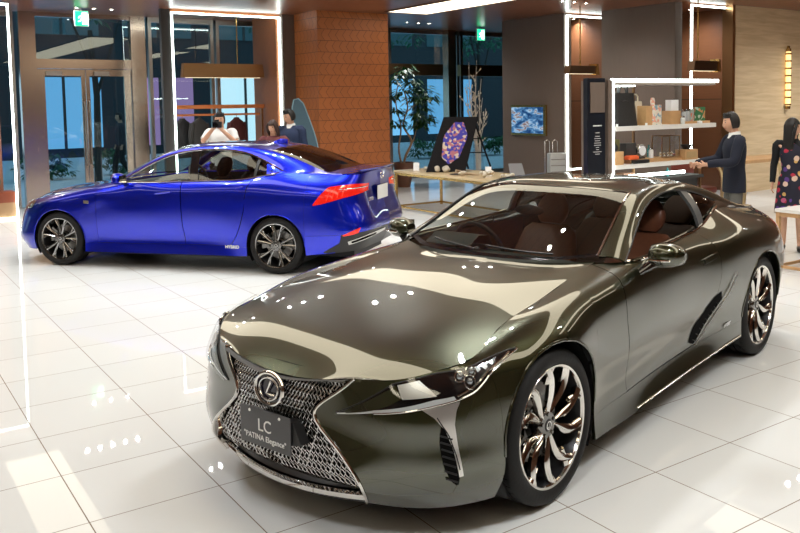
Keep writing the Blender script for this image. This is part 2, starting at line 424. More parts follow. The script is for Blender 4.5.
def rule_text(parent, name, body, size, origin, xax, yax, m, ext=.0008, bold=0, shear=0):
    X = Vector(xax).normalized(); Y = Vector(yax); Y = (Y-X*Y.dot(X)).normalized(); Z = X.cross(Y)
    M = Matrix((X, Y, Z)).transposed().to_4x4(); M.translation = Vector(origin)
    return text_mb(body, size, ext, bold=bold, shear=shear).xf(M).build(name, m, parent, smooth=False)

def build_lc():
    root = empty('car', (0, 0, 0), math.radians(-163.8517), 'glossy dark olive green sports coupe with mesh grille and polished wheels, in front', 'car')
    P = paint('olive_paint', (.014, .013, .006), (.044, .050, .021), metal=.85, rough=.30, cior=2.0)
    S = Surf(mixrails(LCST)); G = 4.25; TOP = lc_top()
    # --- bumper cover with nose corners
    for sd in (1, -1):
        def fin(mb): return mb if sd > 0 else mb.flipy()
        fin(MB().grid(panel(S, 0, 2.995, 44, 36))).build('front_bumper', P, root, flange=.012)
        ag, us, V = arch_grid(S, 3, 7, 0, WR, AR)
        nv = 26; vs0 = V[-1]*np.linspace(0, 1, nv); vs = np.concatenate([vs0, lin(vs0[-1], G, 12)[1:]])
        fr = lambda v: np.interp(v, [0, 1, 2.2, 4.25], [7.97, 7.985, 7.93, 8.12])
        pf = np.stack([S.at(lin(7, fr(v)-.009, 8), [v])[:, 0] for v in vs], 1)
        fe = fin(MB().grid(ag).grid(pf)).build('front_fender', P, root, weld=.0015, flange=.012)
        # --- door
        dv = lin(0, G-.02, 34); dr = lambda v: np.interp(v, [0, 1, 1.6, 2.24, 2.9, 3.49, 4.3], [11.30, 11.66, 11.82, 11.82, 11.55, 11.15, 10.8])
        pd = np.stack([S.at(lin(fr(v)+.009, dr(v)-.006, 40), [v])[:, 0] for v in dv], 1)
        door = fin(MB().grid(pd)).build('door', P, root, flange=.012)
        # --- quarter panel: ahead of, around the rear arch
        ag2, us2, V2 = arch_grid(S, 13, 15, -WB, WR, AR)
        vs0 = V2[0]*np.linspace(0, 1, nv); vs = np.concatenate([vs0, lin(vs0[-1], G, 12)[1:]])
        pq = np.stack([S.at(lin(dr(v)+.006, 13, 22), [v])[:, 0] for v in vs], 1)
        fin(MB().grid(ag2).grid(pq)).build('quarter_panel', P, root, weld=.0015, flange=.012)
        fin(MB().grid(panel(S, 7, 13, 60, 8, G+.01, 5))).build('rocker_panel', P, root, flange=.02)
        fin(MB().grid(panel(S, 15.005, 18, 36, 30))).build('rear_bumper', P, root, flange=.01)
        # arch lips: rolled edge round each opening
        for A in (ag, ag2):
            e = A[:, -1]; ln = MB().tube([tuple(p) for p in e], .007, 6); fin(ln).build('arch_lip', P, root)
        for xw in (0, -WB):
            fin(well(xw, AR+.008, .90, .50)).build('wheel_liner', M_BLACK, root)
        # --- A pillar / cant rail
        w1 = LC_W1
        rv = (8, 10) if sd > 0 else (0, 2); MB().grid(TOP.at(lin(0, 9, 70), lin(rv[0], rv[1], 9))).build('roof_rail', P, root, flange=.01)
        # strip under the pillar behind the side glass, down to the shoulder
        k0 = [tuple(S.at([u], [0])[0, 0]) for u in (13.1, 13.6, 14, 14.5, 15, 15.5, 16)]
        t1 = curve(w1[6:], 30); k0c = curve([tuple(S.at([u], [0])[0, 0]) for u in lin(12.75, 16, 9)], 30); t1 = curve([tuple(p) for p in t1[6:]], 30)
        fin(MB().grid(np.stack([t1, (t1+k0c)/2+[0, .006, .004], k0c], 1))).build('rear_pillar', P, root)
        # --- side glass and trims
        bl = curve([tuple(S.at([u], [0])[0, 0]) for u in lin(8.86, 12.75, 16)]+[(-2.66, .668, 1.098)], 60)
        tl = curve(w1[:7]+[(-2.70, .652, 1.128)], 60)
        def gl(i0, i1, inset=.012):
            n = i1-i0; out = np.zeros((n, 7, 3))
            for a in range(n):
                p, q = bl[i0+a], tl[i0+a]
                for j in range(7):
                    t = j/6; out[a, j] = p+(q-p)*t+np.array([0, .022*math.sin(PI*t)-inset, 0])
            return out
        low = gl(0, 41); low = np.stack([low[:, j]-[0, .012+.0, .0] if j == 0 else low[:, 0]+(low[:, 1]-low[:, 0])*.45-[0, .012, 0] for j in (0, 1)], 1)
        fin(MB().grid(low)).build('side_window', M_WINDOW, root)
        fin(MB().grid(gl(42, 60))).build('quarter_window', M_TINT, root)
        pb, pt = bl[40], tl[40]; pp = MB(); gg = []
        for a in (39.2, 42.6):
            i = int(a); f = a-i; p = bl[i]*(1-f)+bl[i+1]*f; q = tl[i]*(1-f)+tl[i+1]*f
            gg.append([p+(q-p)*t+np.array([0, .024*math.sin(PI*t)-.006, 0]) for t in lin(0, 1, 8)])
        fin(pp.grid(np.array(gg))).build('window_pillar', mat('pillar_grey', (.10, .105, .11), .3), root, flange=.02)
        fin(MB().tube([tuple(p+np.array([0, .006, .004])) for p in bl], .009, 6)).build('window_trim', M_CHROME, root)
        fin(MB().tube([tuple(p+np.array([0, .002, -.006])) for p in tl], .006, 6)).build('window_seal', M_BLACK, root)
        # --- headlamp
        top = [(.33, 1.92), (.6, 1.38), (.85, .85), (1.1, .22), (2.02, .10), (3.1, .55), (3.82, 1.22)]
        bot = [(.33, 1.96), (.95, 1.74), (1.5, 1.64), (1.92, 1.54), (2.28, 1.50), (2.60, 1.42), (3.0, 1.14), (3.45, 1.17), (3.82, 1.27)]
        hl = fin(MB().grid(uvpatch(S, top, bot, 60, 8, .002))).build('headlight', M_GLOSSBLACK, root)
        fin(MB().grid(uvpatch(S, [(.45, 1.78), (.70, 1.30), (.95, .85), (1.18, .38)], [(.5, 1.86), (.95, 1.60), (1.20, 1.35), (1.36, 1.15)], 16, 6, .009))).build('lamp_inner_panel', P, hl)
        fin(MB().grid(uvpatch(S, [(1.20, .38), (1.62, .33)], [(1.38, 1.18), (1.98, 1.24)], 10, 8, .011))).build('lamp_bezel', M_SILVER, hl)
        fin(MB().grid(uvpatch(S, [(.36, 1.90), (.95, 1.60), (1.5, 1.45), (1.9, 1.34), (2.25, 1.36)], [(.36, 1.96), (.95, 1.72), (1.5, 1.62), (1.92, 1.52), (2.28, 1.48)], 30, 3, .008))).build('daytime_light', mat('drl_lens', (.75, .77, .78), .15, .3, coat=1), hl)
        fin(MB().grid(uvpatch(S, [(2.22, .55), (2.95, .62), (3.3, .85)], [(2.32, 1.28), (2.75, 1.15), (3.2, 1.0)], 16, 6, .006))).build('lamp_reflector', mat('lamp_grey', (.16, .16, .165), .22, .9), hl)
        for (u, v) in ((2.42, .70), (2.66, .66), (2.56, 1.05)):
            c = uvp(S, u, v, .012); lm = MB().ball(c, .015, 14); lm = fin(lm).build('projector_lens', mat('lens_glass', (.35, .38, .42), .04, .8, coat=1), hl)
            r = MB()
            pts = [uvp(S, u+.10*math.cos(a), v+.26*math.sin(a), .013) for a in lin(0, 2*PI, 13)[:-1]]
            fin(r.tube(pts, .0035, 6, closed=True)).build('projector_ring', M_CHROME, hl)
        for (u, v) in ((2.80, .78), (2.95, .86), (3.12, .88)): fin(MB().grid(uvpatch(S, [(u-.06, v-.10), (u+.05, v-.06)], [(u-.03, v+.10), (u+.04, v+.06)], 4, 3, .012))).build('lamp_facet', M_SILVER, hl)
        fin(uvtube(S, bot[1:], .004, .008)).build('lamp_chrome_edge', M_CHROME, hl)
        fin(uvtube(S, [(2.30, 1.38), (2.62, 1.25), (3.0, 1.02), (3.6, 1.12)], .005, .009)).build('lamp_light_bar', M_CHROME, hl)
        fin(uvtube(S, top, .0035, .002)).build('lamp_seal', M_BLACK, hl)
        fin(MB().grid(uvpatch(S, top, bot, 60, 8, .024)-0)).build('lamp_cover', M_CLEAR, hl)
        # --- corner intake and chrome blade
        sl = fin(MB().grid(uvpatch(S, [(2.00, 2.25), (1.955, 2.8), (1.965, 3.45), (2.04, 3.9), (2.13, 4.08)], [(2.08, 2.25), (2.14, 2.8), (2.175, 3.4), (2.19, 3.8), (2.17, 4.06)], 22, 6, .003))).build('corner_intake', M_DARK, root)
        for v in lin(2.6, 3.9, 7):
            fin(uvtube(S, [(1.975, v-.08), (2.15, v+.06)], .004, .006, 4)).build('intake_slat', M_BLACK, sl)
        fin(MB().grid(uvpatch(S, [(1.70, 1.60), (1.90, 1.95), (2.06, 2.36), (2.15, 3.0), (2.18, 3.82)], [(2.33, 1.56), (2.25, 1.80), (2.20, 2.2), (2.225, 3.0), (2.245, 3.80)], 26, 5, .007))).build('corner_blade', M_SILVER, root, flange=.006)
        fin(uvtube(S, [(1.95, 1.95), (2.10, 2.5), (2.17, 3.1), (2.20, 3.6)], .0025, .009, 12)).build('blade_slot', M_BLACK, root)
        # --- scoop ahead of the rear wheel
        sc = fin(MB().grid(uvpatch(S, [(11.80, 2.72), (11.45, 2.78), (11.1, 2.98), (10.75, 3.45), (10.62, 4.05)], [(11.86, 2.95), (11.68, 3.12), (11.4, 3.4), (11.05, 3.85), (10.75, 4.2)], 24, 6, .003))).build('side_scoop', M_DARK, root)
        for t in lin(.1, .9, 9):
            u = 11.75-1.08*t; v = 2.84+1.25*t**1.3; fin(uvtube(S, [(u-.04, v+.07), (u+.05, v+.19)], .003, .004, 4)).build('scoop_fin', M_BLACK, sc)
        fin(uvtube(S, [(12.48, 2.38), (12.15, 2.78), (11.75, 3.12), (11.4, 3.5), (11.05, 3.95), (10.8, 4.22)], [.003]*4+[.006]*26, .012)).build('scoop_blade', M_SILVER, root)
        # --- door handle, badges, rocker trim
        hd = MB().grid(uvpatch(S, [(11.0, 1.50), (11.6, 1.48)], [(11.0, 1.66), (11.6, 1.64)], 14, 5, .014))
        fin(hd).build('door_handle', P, door, flange=.012)
        fin(uvtube(S, [(10.98, 1.69), (11.62, 1.67)], .003, .002)).build('handle_recess', M_BLACK, door)
        fin(uvtube(S, [(8.4, 4.9), (9.5, 4.93), (11, 4.93), (12.9, 4.9)], .006, .004, flat=(1.2, .6))).build('rocker_trim', mat('champagne_trim', (.45, .42, .36), .2, 1), root)
        # mirror
        mr = MB(); rows = []
        for t, c, a, b in ((0, (-.97, .905, 1.035), .05, .035), (.15, (-.955, .935, 1.04), .075, .058), (.45, (-.95, 1.00, 1.042), .092, .068), (.75, (-.965, 1.075, 1.040), .085, .062), (.93, (-.985, 1.125, 1.036), .062, .045), (1, (-1.0, 1.142, 1.034), .02, .02)):
            rows.append([(c[0]+a*.9*abs(math.cos(k))**.8*np.sign(math.cos(k)), c[1]+.0*math.cos(k), c[2]+b*abs(math.sin(k))**.8*np.sign(math.sin(k))) for k in lin(0, 2*PI, 21)[:-1]])
        mr.grid(np.array(rows), close=True); mr.add(rows[0], [tuple(range(20))]); mr.add(rows[-1], [tuple(range(20))])
        mr.v = [(x-.13, (y-.9)*.80+.885, z-.035) for x, y, z in mr.v]
        mo = fin(mr).build('side_mirror', P, root, ang=50)
        st = MB().tube([(-1.02, .845, .905), (-1.05, .872, .925), (-1.085, .91, .955), (-1.09, .95, .975)], [.022, .026, .034, .03], 10, flat=(1.7, .8))
        fin(st).build('mirror_stalk', M_GLOSSBLACK, mo)
        fin(MB().add([(-1.165, .915, .955), (-1.165, 1.05, .965), (-1.165, 1.05, 1.04), (-1.165, .915, 1.055)], [(0, 1, 2, 3)])).build('mirror_glass', M_CHROME, mo)
        fin(MB().tube([(-.992, .925, .987), (-.99, .98, .987), (-1.015, 1.037, .987)], .007, 6)).build('mirror_indicator', M_CHROME, mo)
        # tail lamp
        fin(MB().grid(uvpatch(S, [(15.3, .9), (16, 1.05), (16.8, 1.1)], [(15.9, 1.8), (16.2, 1.8), (16.8, 1.5)], 20, 5, .004))).build('tail_light', M_REDLENS, root)
        # cabin trim on the door
        fin(MB().grid(np.array([[(x, .76, z) for z in (.40, .62, .90, .955)] for x in lin(-.95, -2.3, 6)]))).build('door_card', M_TAN, root)
        make_wheel('coupe', WR, .283, .245, root, (0, sd*.915, WR), sd)
        make_wheel('coupe', WR, .283, .265, root, (-WB, sd*.925, WR), sd)
    # --- hood
    HST = [
     [(.836, 0, .665), (.832, .20, .676), (.820, .33, .696), (.801, .427, .713)],
     [(.765, 0, .707), (.760, .22, .714), (.750, .42, .724), (.731, .572, .715)],
     [(.630, 0, .768), (.625, .26, .771), (.615, .50, .769), (.600, .717, .748)],
     [(.455, 0, .816), (.450, .28, .818), (.446, .54, .812), (.440, .784, .778)],
     [(.200, 0, .868), (.200, .28, .867), (.200, .53, .861), (.200, .744, .838)],
     [(.000, 0, .903), (.000, .28, .901), (.000, .52, .893), (.000, .727, .870)],
     [(-.22, 0, .932), (-.22, .28, .929), (-.22, .51, .920), (-.22, .712, .893)],
     [(-.43, 0, .954), (-.435, .28, .950), (-.44, .50, .942), (-.448, .695, .925)],
     [(-.635, 0, .966), (-.66, .28, .963), (-.735, .49, .966), (-.83, .682, .976)],
    ]
    H = Surf(mixrails(sym(HST))); MB().grid(H.at(lin(0, 8, 70), lin(0, 6, 61))).build('hood', P, root, flange=.014)
    # --- glasshouse
    G0 = TOP.at(lin(0, 3, 30), lin(2, 8, 44))
    ws = MB().grid(G0).build('windshield', M_SCREEN, root)
    MB().grid(np.stack([G0[0]+[0, 0, .002], TOP.at([.10], lin(2, 8, 44))[0]+[0, 0, .002]])).build('windshield_band', M_GLOSSBLACK, ws)
    MB().grid(np.stack([TOP.at([2.9], lin(2, 8, 44))[0]+[0, 0, .002], G0[-1]+[0, 0, .002]])).build('windshield_header', M_GLOSSBLACK, ws)
    for v in (2.03, 7.97):
        MB().tube([tuple(q+np.array([.004, 0, .004])) for q in TOP.at(lin(0, 3, 30), [v])[:, 0]], .006, 6).build('windshield_trim', M_CHROME if v > 5 else M_BLACK, ws)
    for v0, v1 in ((4.85, 3.3), (6.9, 5.1)):
        c = [TOP.at([.10+.14*t], [v0+(v1-v0)*t])[0, 0]+np.array([0, 0, .018]) for t in lin(0, 1, 8)]
        MB().tube([tuple(p) for p in c], .006, 5).build('wiper', M_BLACK, root)
    MB().grid(TOP.at(lin(3.01, 6, 40), lin(2, 8, 40))).build('roof_panel', P, root)
    MB().grid(TOP.at(lin(6.02, 8, 20), lin(2, 8, 36))).build('rear_window', M_TINT, root)
    MB().grid(TOP.at(lin(8.02, 9, 10), lin(2, 8, 36))).build('trunk_deck', P, root)
    ed = TOP.at([9], lin(2, 8, 30))[0]; tp = np.stack([ed+[-.004, 0, 0], (ed*[1, 1, 0]+[-.10, 0, .990]), np.array([(-3.745+.35*abs(y)**2*.9, y*1.03, .990) for y in ed[:, 1]])])
    MB().grid(tp).build('trunk_lid', P, root)
    # --- spindle grille
    bd = [S.at([0], [v])[0, 0] for v in lin(0, 5, 50)]
    rec = .045
    def inner(p, d=rec, i=.022): return np.array([p[0]-d, p[1]-i, p[2]])
    gs = None
    for sd in (1, -1):
        g = np.stack([np.array(bd)+[.003, -.002, 0], np.array(bd)+[.001, -.010, 0], np.array([inner(p) for p in bd])], 1)
        mb = MB().grid(g); mb.tube([tuple(p+np.array([.003, 0, 0])) for p in bd], .0065, 6)
        (mb if sd > 0 else mb.flipy()).build('grille_surround', M_CHROME, root)
    hw = lambda z: float(np.interp(z, [p[2] for p in bd[::-1]], [p[1]-.022 for p in bd[::-1]]))
    xf = lambda y, z: float(np.interp(z, [p[2] for p in bd[::-1]], [p[0]-rec for p in bd[::-1]]))+.055*(1-(y/.5)**2)
    ztop = lambda y: .655+.045*(min(abs(y), .42)/.42)**1.6
    zbot = .225
    ms = MB(); DZ = .0036
    cw = lambda q: .038+.016*q/.48; chh = lambda q: .030+.012*q/.48
    for fam in (1, -1):
        for k in range(-40, 41):
            run = []; F = 0
            for i in range(0, 140):
                q = i*DZ; z = .715-q; F += DZ/chh(q)
                y = cw(q)*(k*.5+fam*F*.5)
                if abs(y) < hw(z) and zbot < z < ztop(y): run.append((xf(y, z)+.003*math.sin(F*2*PI), y, z))
                else:
                    if len(run) > 1: ms.tube(run, .0028, 4, flat=(1.0, 1.3))
                    run = []
    gr = ms.build('grille_mesh', mat('grille_metal', (.60, .60, .60), .22, 1), root, ang=80)
    bk = MB(); rows = [[(xf(y, z)-.035, y, z) for y in lin(-hw(z)-.02, hw(z)+.02, 12)] for z in lin(.20, .70, 16)]
    bk.grid(np.array(rows)).build('grille_backing', M_DARK, gr)
    yy = lin(-.50, .50, 30)
    def lipx(y): return .862-.36*y*y
    lip = MB().grid(np.array([[(lipx(y)-.005, y, .207+.07*y*y), (lipx(y)+.012, y, .198+.07*y*y), (lipx(y)+.004, y, .174+.07*y*y), (lipx(y)-.03, y, .162+.07*y*y)] for y in lin(-.485, .485, 36)]))
    lip.build('lower_lip', M_CHROME, root, flange=.004)
    tr = MB().grid(np.array([[(xf(y, .24)+.0, y*.96, .232), (lipx(y)-.02, y, .209+.07*y*y)] for y in lin(-.485, .485, 30)]))
    tr.build('bumper_tray', mat('tray_grey', (.10, .10, .105), .3, .4), root)
    MB().grid(np.array([[(lipx(y)-.03, y, .162+.07*y*y), (lipx(y)-.05, y, .140+.07*y*y), (.5, y*1.35, .130)] for y in lin(-.485, .485, 30)])).build('splitter', M_BLACK, root)
    MB().grid(np.array([[(xf(y, ztop(y))+.055, y, ztop(y)+.012), (xf(y, ztop(y))+.0, y, ztop(y)+.004)] for y in lin(-.41, .41, 24)])).build('hood_seal', M_BLACK, root)
    # emblem
    ec = np.array((xf(0, .612)+.030, 0, .612)); tl = -.10
    def E(ry, rz, x, n=40): return [(ec[0]+x+math.sin(a)*rz*tl, ec[1]+ry*math.cos(a), ec[2]+rz*math.sin(a)) for a in lin(0, 2*PI, n+1)[:-1]]
    em = MB().tube(E(.090, .070, .008), .0095, 8, closed=True); em = em.build('emblem', M_CHROME, root)
    MB().add(E(.086, .066, .004), [tuple(range(40))]).build('emblem_disc', mat('emblem_blue', (.004, .004, .02), .05, coat=1), em)
    MB().tube(E(.062, .049, .012), .005, 8, closed=True).build('emblem_oval', M_BADGE, em)
    lp = [(.030, .034), (-.012, -.018), (.046, -.024)]
    MB().tube([(ec[0]+.014, -a, ec[2]+b) for a, b in ((-.020, .036), (.012, -.020), (-.045, -.022))][::1], .0065, 6).build('emblem_letter', M_BADGE, em)
    # plate
    px = .935; z0, z1 = .352, .522; hwid = .168
    pl = MB().box(px-.008, px, -hwid, hwid, z0, z1).build('number_plate', mat('plate_grey', (.085, .085, .09), .45), root, bevel=.004)
    for y in (-.10, .10): MB().lathe([(0, .004), (.006, .003), (.0075, 0)], 10, c=(px, y, .505), ax='x').build('plate_screw', M_TEXT, pl)
    rule_text(pl, 'plate_title', 'LC', .078, (px+.001, 0, .448), (0, 1, 0), (0, 0, 1), M_TEXT)
    rule_text(pl, 'plate_subtitle', '"PATINA Elegance"', .036, (px+.001, 0, .392), (0, 1, 0), (0, 0, 1), M_TEXT)
    MB().prism([(.13, .39), (.225, .41), (.175, .50), (.13, .50)], px-.06, px-.012, ax=0).build('plate_bracket', M_BLACK, root)
    MB().box(px-.07, px-.008, -.05, .05, .38, .50).build('plate_mount', M_BLACK, root)
    rule_text(root, 'side_badge', 'HYBRID', .034, tuple(uvp(S, 12.3, 4.12, .004)), (-1, 0, 0), (0, .1, 1), M_BADGE, bold=.001)
    # --- underbody and cabin
    MB().box(-3.6, .55, -.50, .50, .14, .32).build('underbody', M_BLACK, root)
    fl = MB(); fl.box(-2.42, -.46, -.84, .84, .15, .30)
    fl.build('cabin_floor', M_BLACK, root)
    MB().box(-.46, -.44, -.80, .80, .30, .86).build('bulkhead', M_BLACK, root)
    dp = np.array([[(x, y, z-.05*abs(y)**2) for x, z in ((-.50, .84), (-.66, .935), (-.86, .955), (-1.03, .93), (-1.08, .86), (-1.05, .72), (-.9, .6))] for y in lin(-.78, .78, 20)])
    MB().grid(dp).build('dashboard', mat('dash_leather', (.055, .05, .046), .5), root)
    MB().grid(np.array([[(x, y, z) for x, z in ((-.84, .975), (-.95, 1.03), (-1.05, 1.02), (-1.10, .95))] for y in lin(-.55, -.2, 8)])).build('instrument_hood', mat('dash_leather', 0), root)
    MB().box(-2.3, -.95, -.11, .11, .3, .62).build('centre_console', mat('dash_leather', 0), root, bevel=.03)
    for sy in (-.38, .38): seat(root, (-1.93, sy, .42), M_SEAT, w=.255, rec=.34, ht=.50)
    for sy in (-.3, .3): seat(root, (-2.62, sy, .52), M_TAN, w=.22, rec=.5, ht=.38)
    steering(root, (-1.20, -.38, .90), .38)
    MB().ball((-1.22, 0, 1.175), (.015, .11, .035), 12).build('rear_view_mirror', M_BLACK, root)
    MB().grid(TOP.at(lin(3, 6, 6), lin(2.1, 7.9, 8))-np.array([0, 0, .035])).build('headliner', mat('headliner', (.10, .09, .08), .9), root)
    return root
LC_W0 = [(-.865, .685, 1.0), (-1.13, .632, 1.128), (-1.35, .59, 1.232), (-1.52, .562, 1.288), (-1.75, .548, 1.316), (-2.1, .548, 1.310), (-2.5, .556, 1.252), (-2.9, .568, 1.150), (-3.25, .575, 1.045), (-3.58, .58, .995)]
LC_W1 = [(-.95, .800, .972), (-1.17, .740, 1.062), (-1.36, .690, 1.150), (-1.56, .650, 1.225), (-1.78, .632, 1.266), (-2.1, .628, 1.263), (-2.45, .638, 1.200), (-2.80, .655, 1.110), (-3.18, .655, 1.045), (-3.58, .625, .988)]
LC_C = [(-.655, .970), (-.93, 1.112), (-1.20, 1.235), (-1.44, 1.318), (-1.75, 1.349), (-2.1, 1.343), (-2.5, 1.287), (-2.93, 1.178), (-3.33, 1.055), (-3.62, 1.005)]
def make_top(W0, W1, C, fx=(.30, .66), bulge=(.012, .014)):
    st = []
    for i, (a, b, c) in enumerate(zip(W0, W1, C)):
        a = np.array(a); b = np.array(b); k = 1 if i < len(C)-2 else .4
        m = (a+b)/2+np.array((0, bulge[0], bulge[1]))*k; row = [(c[0], 0, c[1])]
        for f in fx:
            row.append((c[0]+(a[0]-c[0])*f**2.3, a[1]*f*1.08 if f > .5 else a[1]*f*1.1, c[1]+(a[2]-c[1])*f**2.6))
        st.append(row+[tuple(a), tuple(m), tuple(b)])
    return Surf(mixrails(sym(st)))
def lc_top(): return make_top(LC_W0, LC_W1, LC_C)
M_TAN = mat('tan_trim', (.16, .09, .055), .6)
M_SEAT = mat('brown_leather', (.235, .085, .045), .42, noise=(30, .12))
# ================================================================ the blue saloon
IAR = .352; IWR = .318; IWB = 2.8
ISST = [
 [(.760,.000,.725),(.815,.000,.665),(.850,.000,.520),(.862,.000,.420),(.855,.000,.300),(.800,.000,.180)],
 [(.700,.400,.730),(.765,.420,.665),(.815,.440,.520),(.828,.440,.420),(.820,.450,.300),(.765,.420,.170)],
 [(.520,.640,.745),(.575,.700,.675),(.615,.745,.520),(.630,.762,.420),(.625,.770,.300),(.570,.730,.170)],
 [(.340,.700,.785),(.350,.800,.722),(.352,.868,.550),(.352,.882,.420),(.352,.882,.300),(.352,.850,.180)],
 [(.160,.700,.835),(.180,.828,.778),(.180,.895,.660),(.180,.902,.500),(.180,.900,.300),(.180,.870,.180)],
 [(.000,.695,.872),(.000,.838,.818),(.000,.900,.690),(.000,.906,.500),(.000,.904,.300),(.000,.880,.180)],
 [(-.36,.690,.935),(-.352,.845,.875),(-.352,.895,.640),(-.352,.888,.460),(-.352,.878,.320),(-.352,.885,.178)],
 [(-.56,.700,.965),(-.55,.852,.905),(-.55,.890,.720),(-.55,.883,.500),(-.55,.865,.330),(-.55,.885,.178)],
 [(-.82,.790,.985),(-.80,.852,.925),(-.80,.890,.740),(-.80,.882,.500),(-.80,.858,.330),(-.80,.885,.180)],
 [(-1.4,.805,1.00),(-1.4,.858,.938),(-1.4,.890,.760),(-1.4,.882,.500),(-1.4,.853,.335),(-1.4,.885,.185)],
 [(-2.0,.802,1.02),(-2.0,.864,.950),(-2.0,.892,.775),(-2.0,.888,.520),(-2.0,.862,.345),(-2.0,.885,.188)],
 [(-2.44,.790,1.045),(-2.44,.872,.965),(-2.448,.905,.720),(-2.448,.905,.50),(-2.448,.893,.33),(-2.448,.887,.19)],
 [(-2.80,.755,1.105),(-2.80,.872,.968),(-2.80,.912,.720),(-2.80,.914,.50),(-2.80,.905,.30),(-2.80,.885,.20)],
 [(-3.16,.705,1.095),(-3.16,.852,.970),(-3.152,.900,.735),(-3.152,.905,.50),(-3.152,.893,.33),(-3.152,.875,.22)],
 [(-3.42,.670,1.085),(-3.43,.795,.975),(-3.46,.842,.760),(-3.49,.852,.50),(-3.47,.840,.36),(-3.41,.815,.24)],
 [(-3.64,.600,1.085),(-3.645,.655,.980),(-3.665,.670,.780),(-3.735,.690,.52),(-3.70,.680,.38),(-3.63,.66,.25)],
 [(-3.715,.30,1.100),(-3.700,.320,.985),(-3.715,.340,.790),(-3.805,.360,.53),(-3.77,.350,.38),(-3.70,.34,.26)],
 [(-3.730,.00,1.105),(-3.715,.000,.990),(-3.730,.000,.795),(-3.825,.000,.53),(-3.79,.000,.38),(-3.72,.00,.26)],
]
IS_W0 = [(-.66, .66, .99), (-.98, .60, 1.17), (-1.28, .555, 1.315), (-1.56, .525, 1.378), (-2.0, .51, 1.402), (-2.4, .515, 1.385), (-2.75, .535, 1.305), (-3.05, .555, 1.20), (-3.30, .575, 1.11), (-3.5, .585, 1.09)]
IS_W1 = [(-.78, .785, .99), (-1.02, .715, 1.125), (-1.27, .660, 1.255), (-1.57, .625, 1.340), (-2.0, .612, 1.365), (-2.35, .620, 1.325), (-2.62, .655, 1.225), (-2.85, .700, 1.125), (-3.16, .690, 1.105), (-3.5, .640, 1.086)]
IS_C = [(-.46, .985), (-.82, 1.195), (-1.14, 1.33), (-1.42, 1.402), (-1.9, 1.430), (-2.38, 1.414), (-2.76, 1.335), (-3.08, 1.225), (-3.36, 1.122), (-3.56, 1.102)]
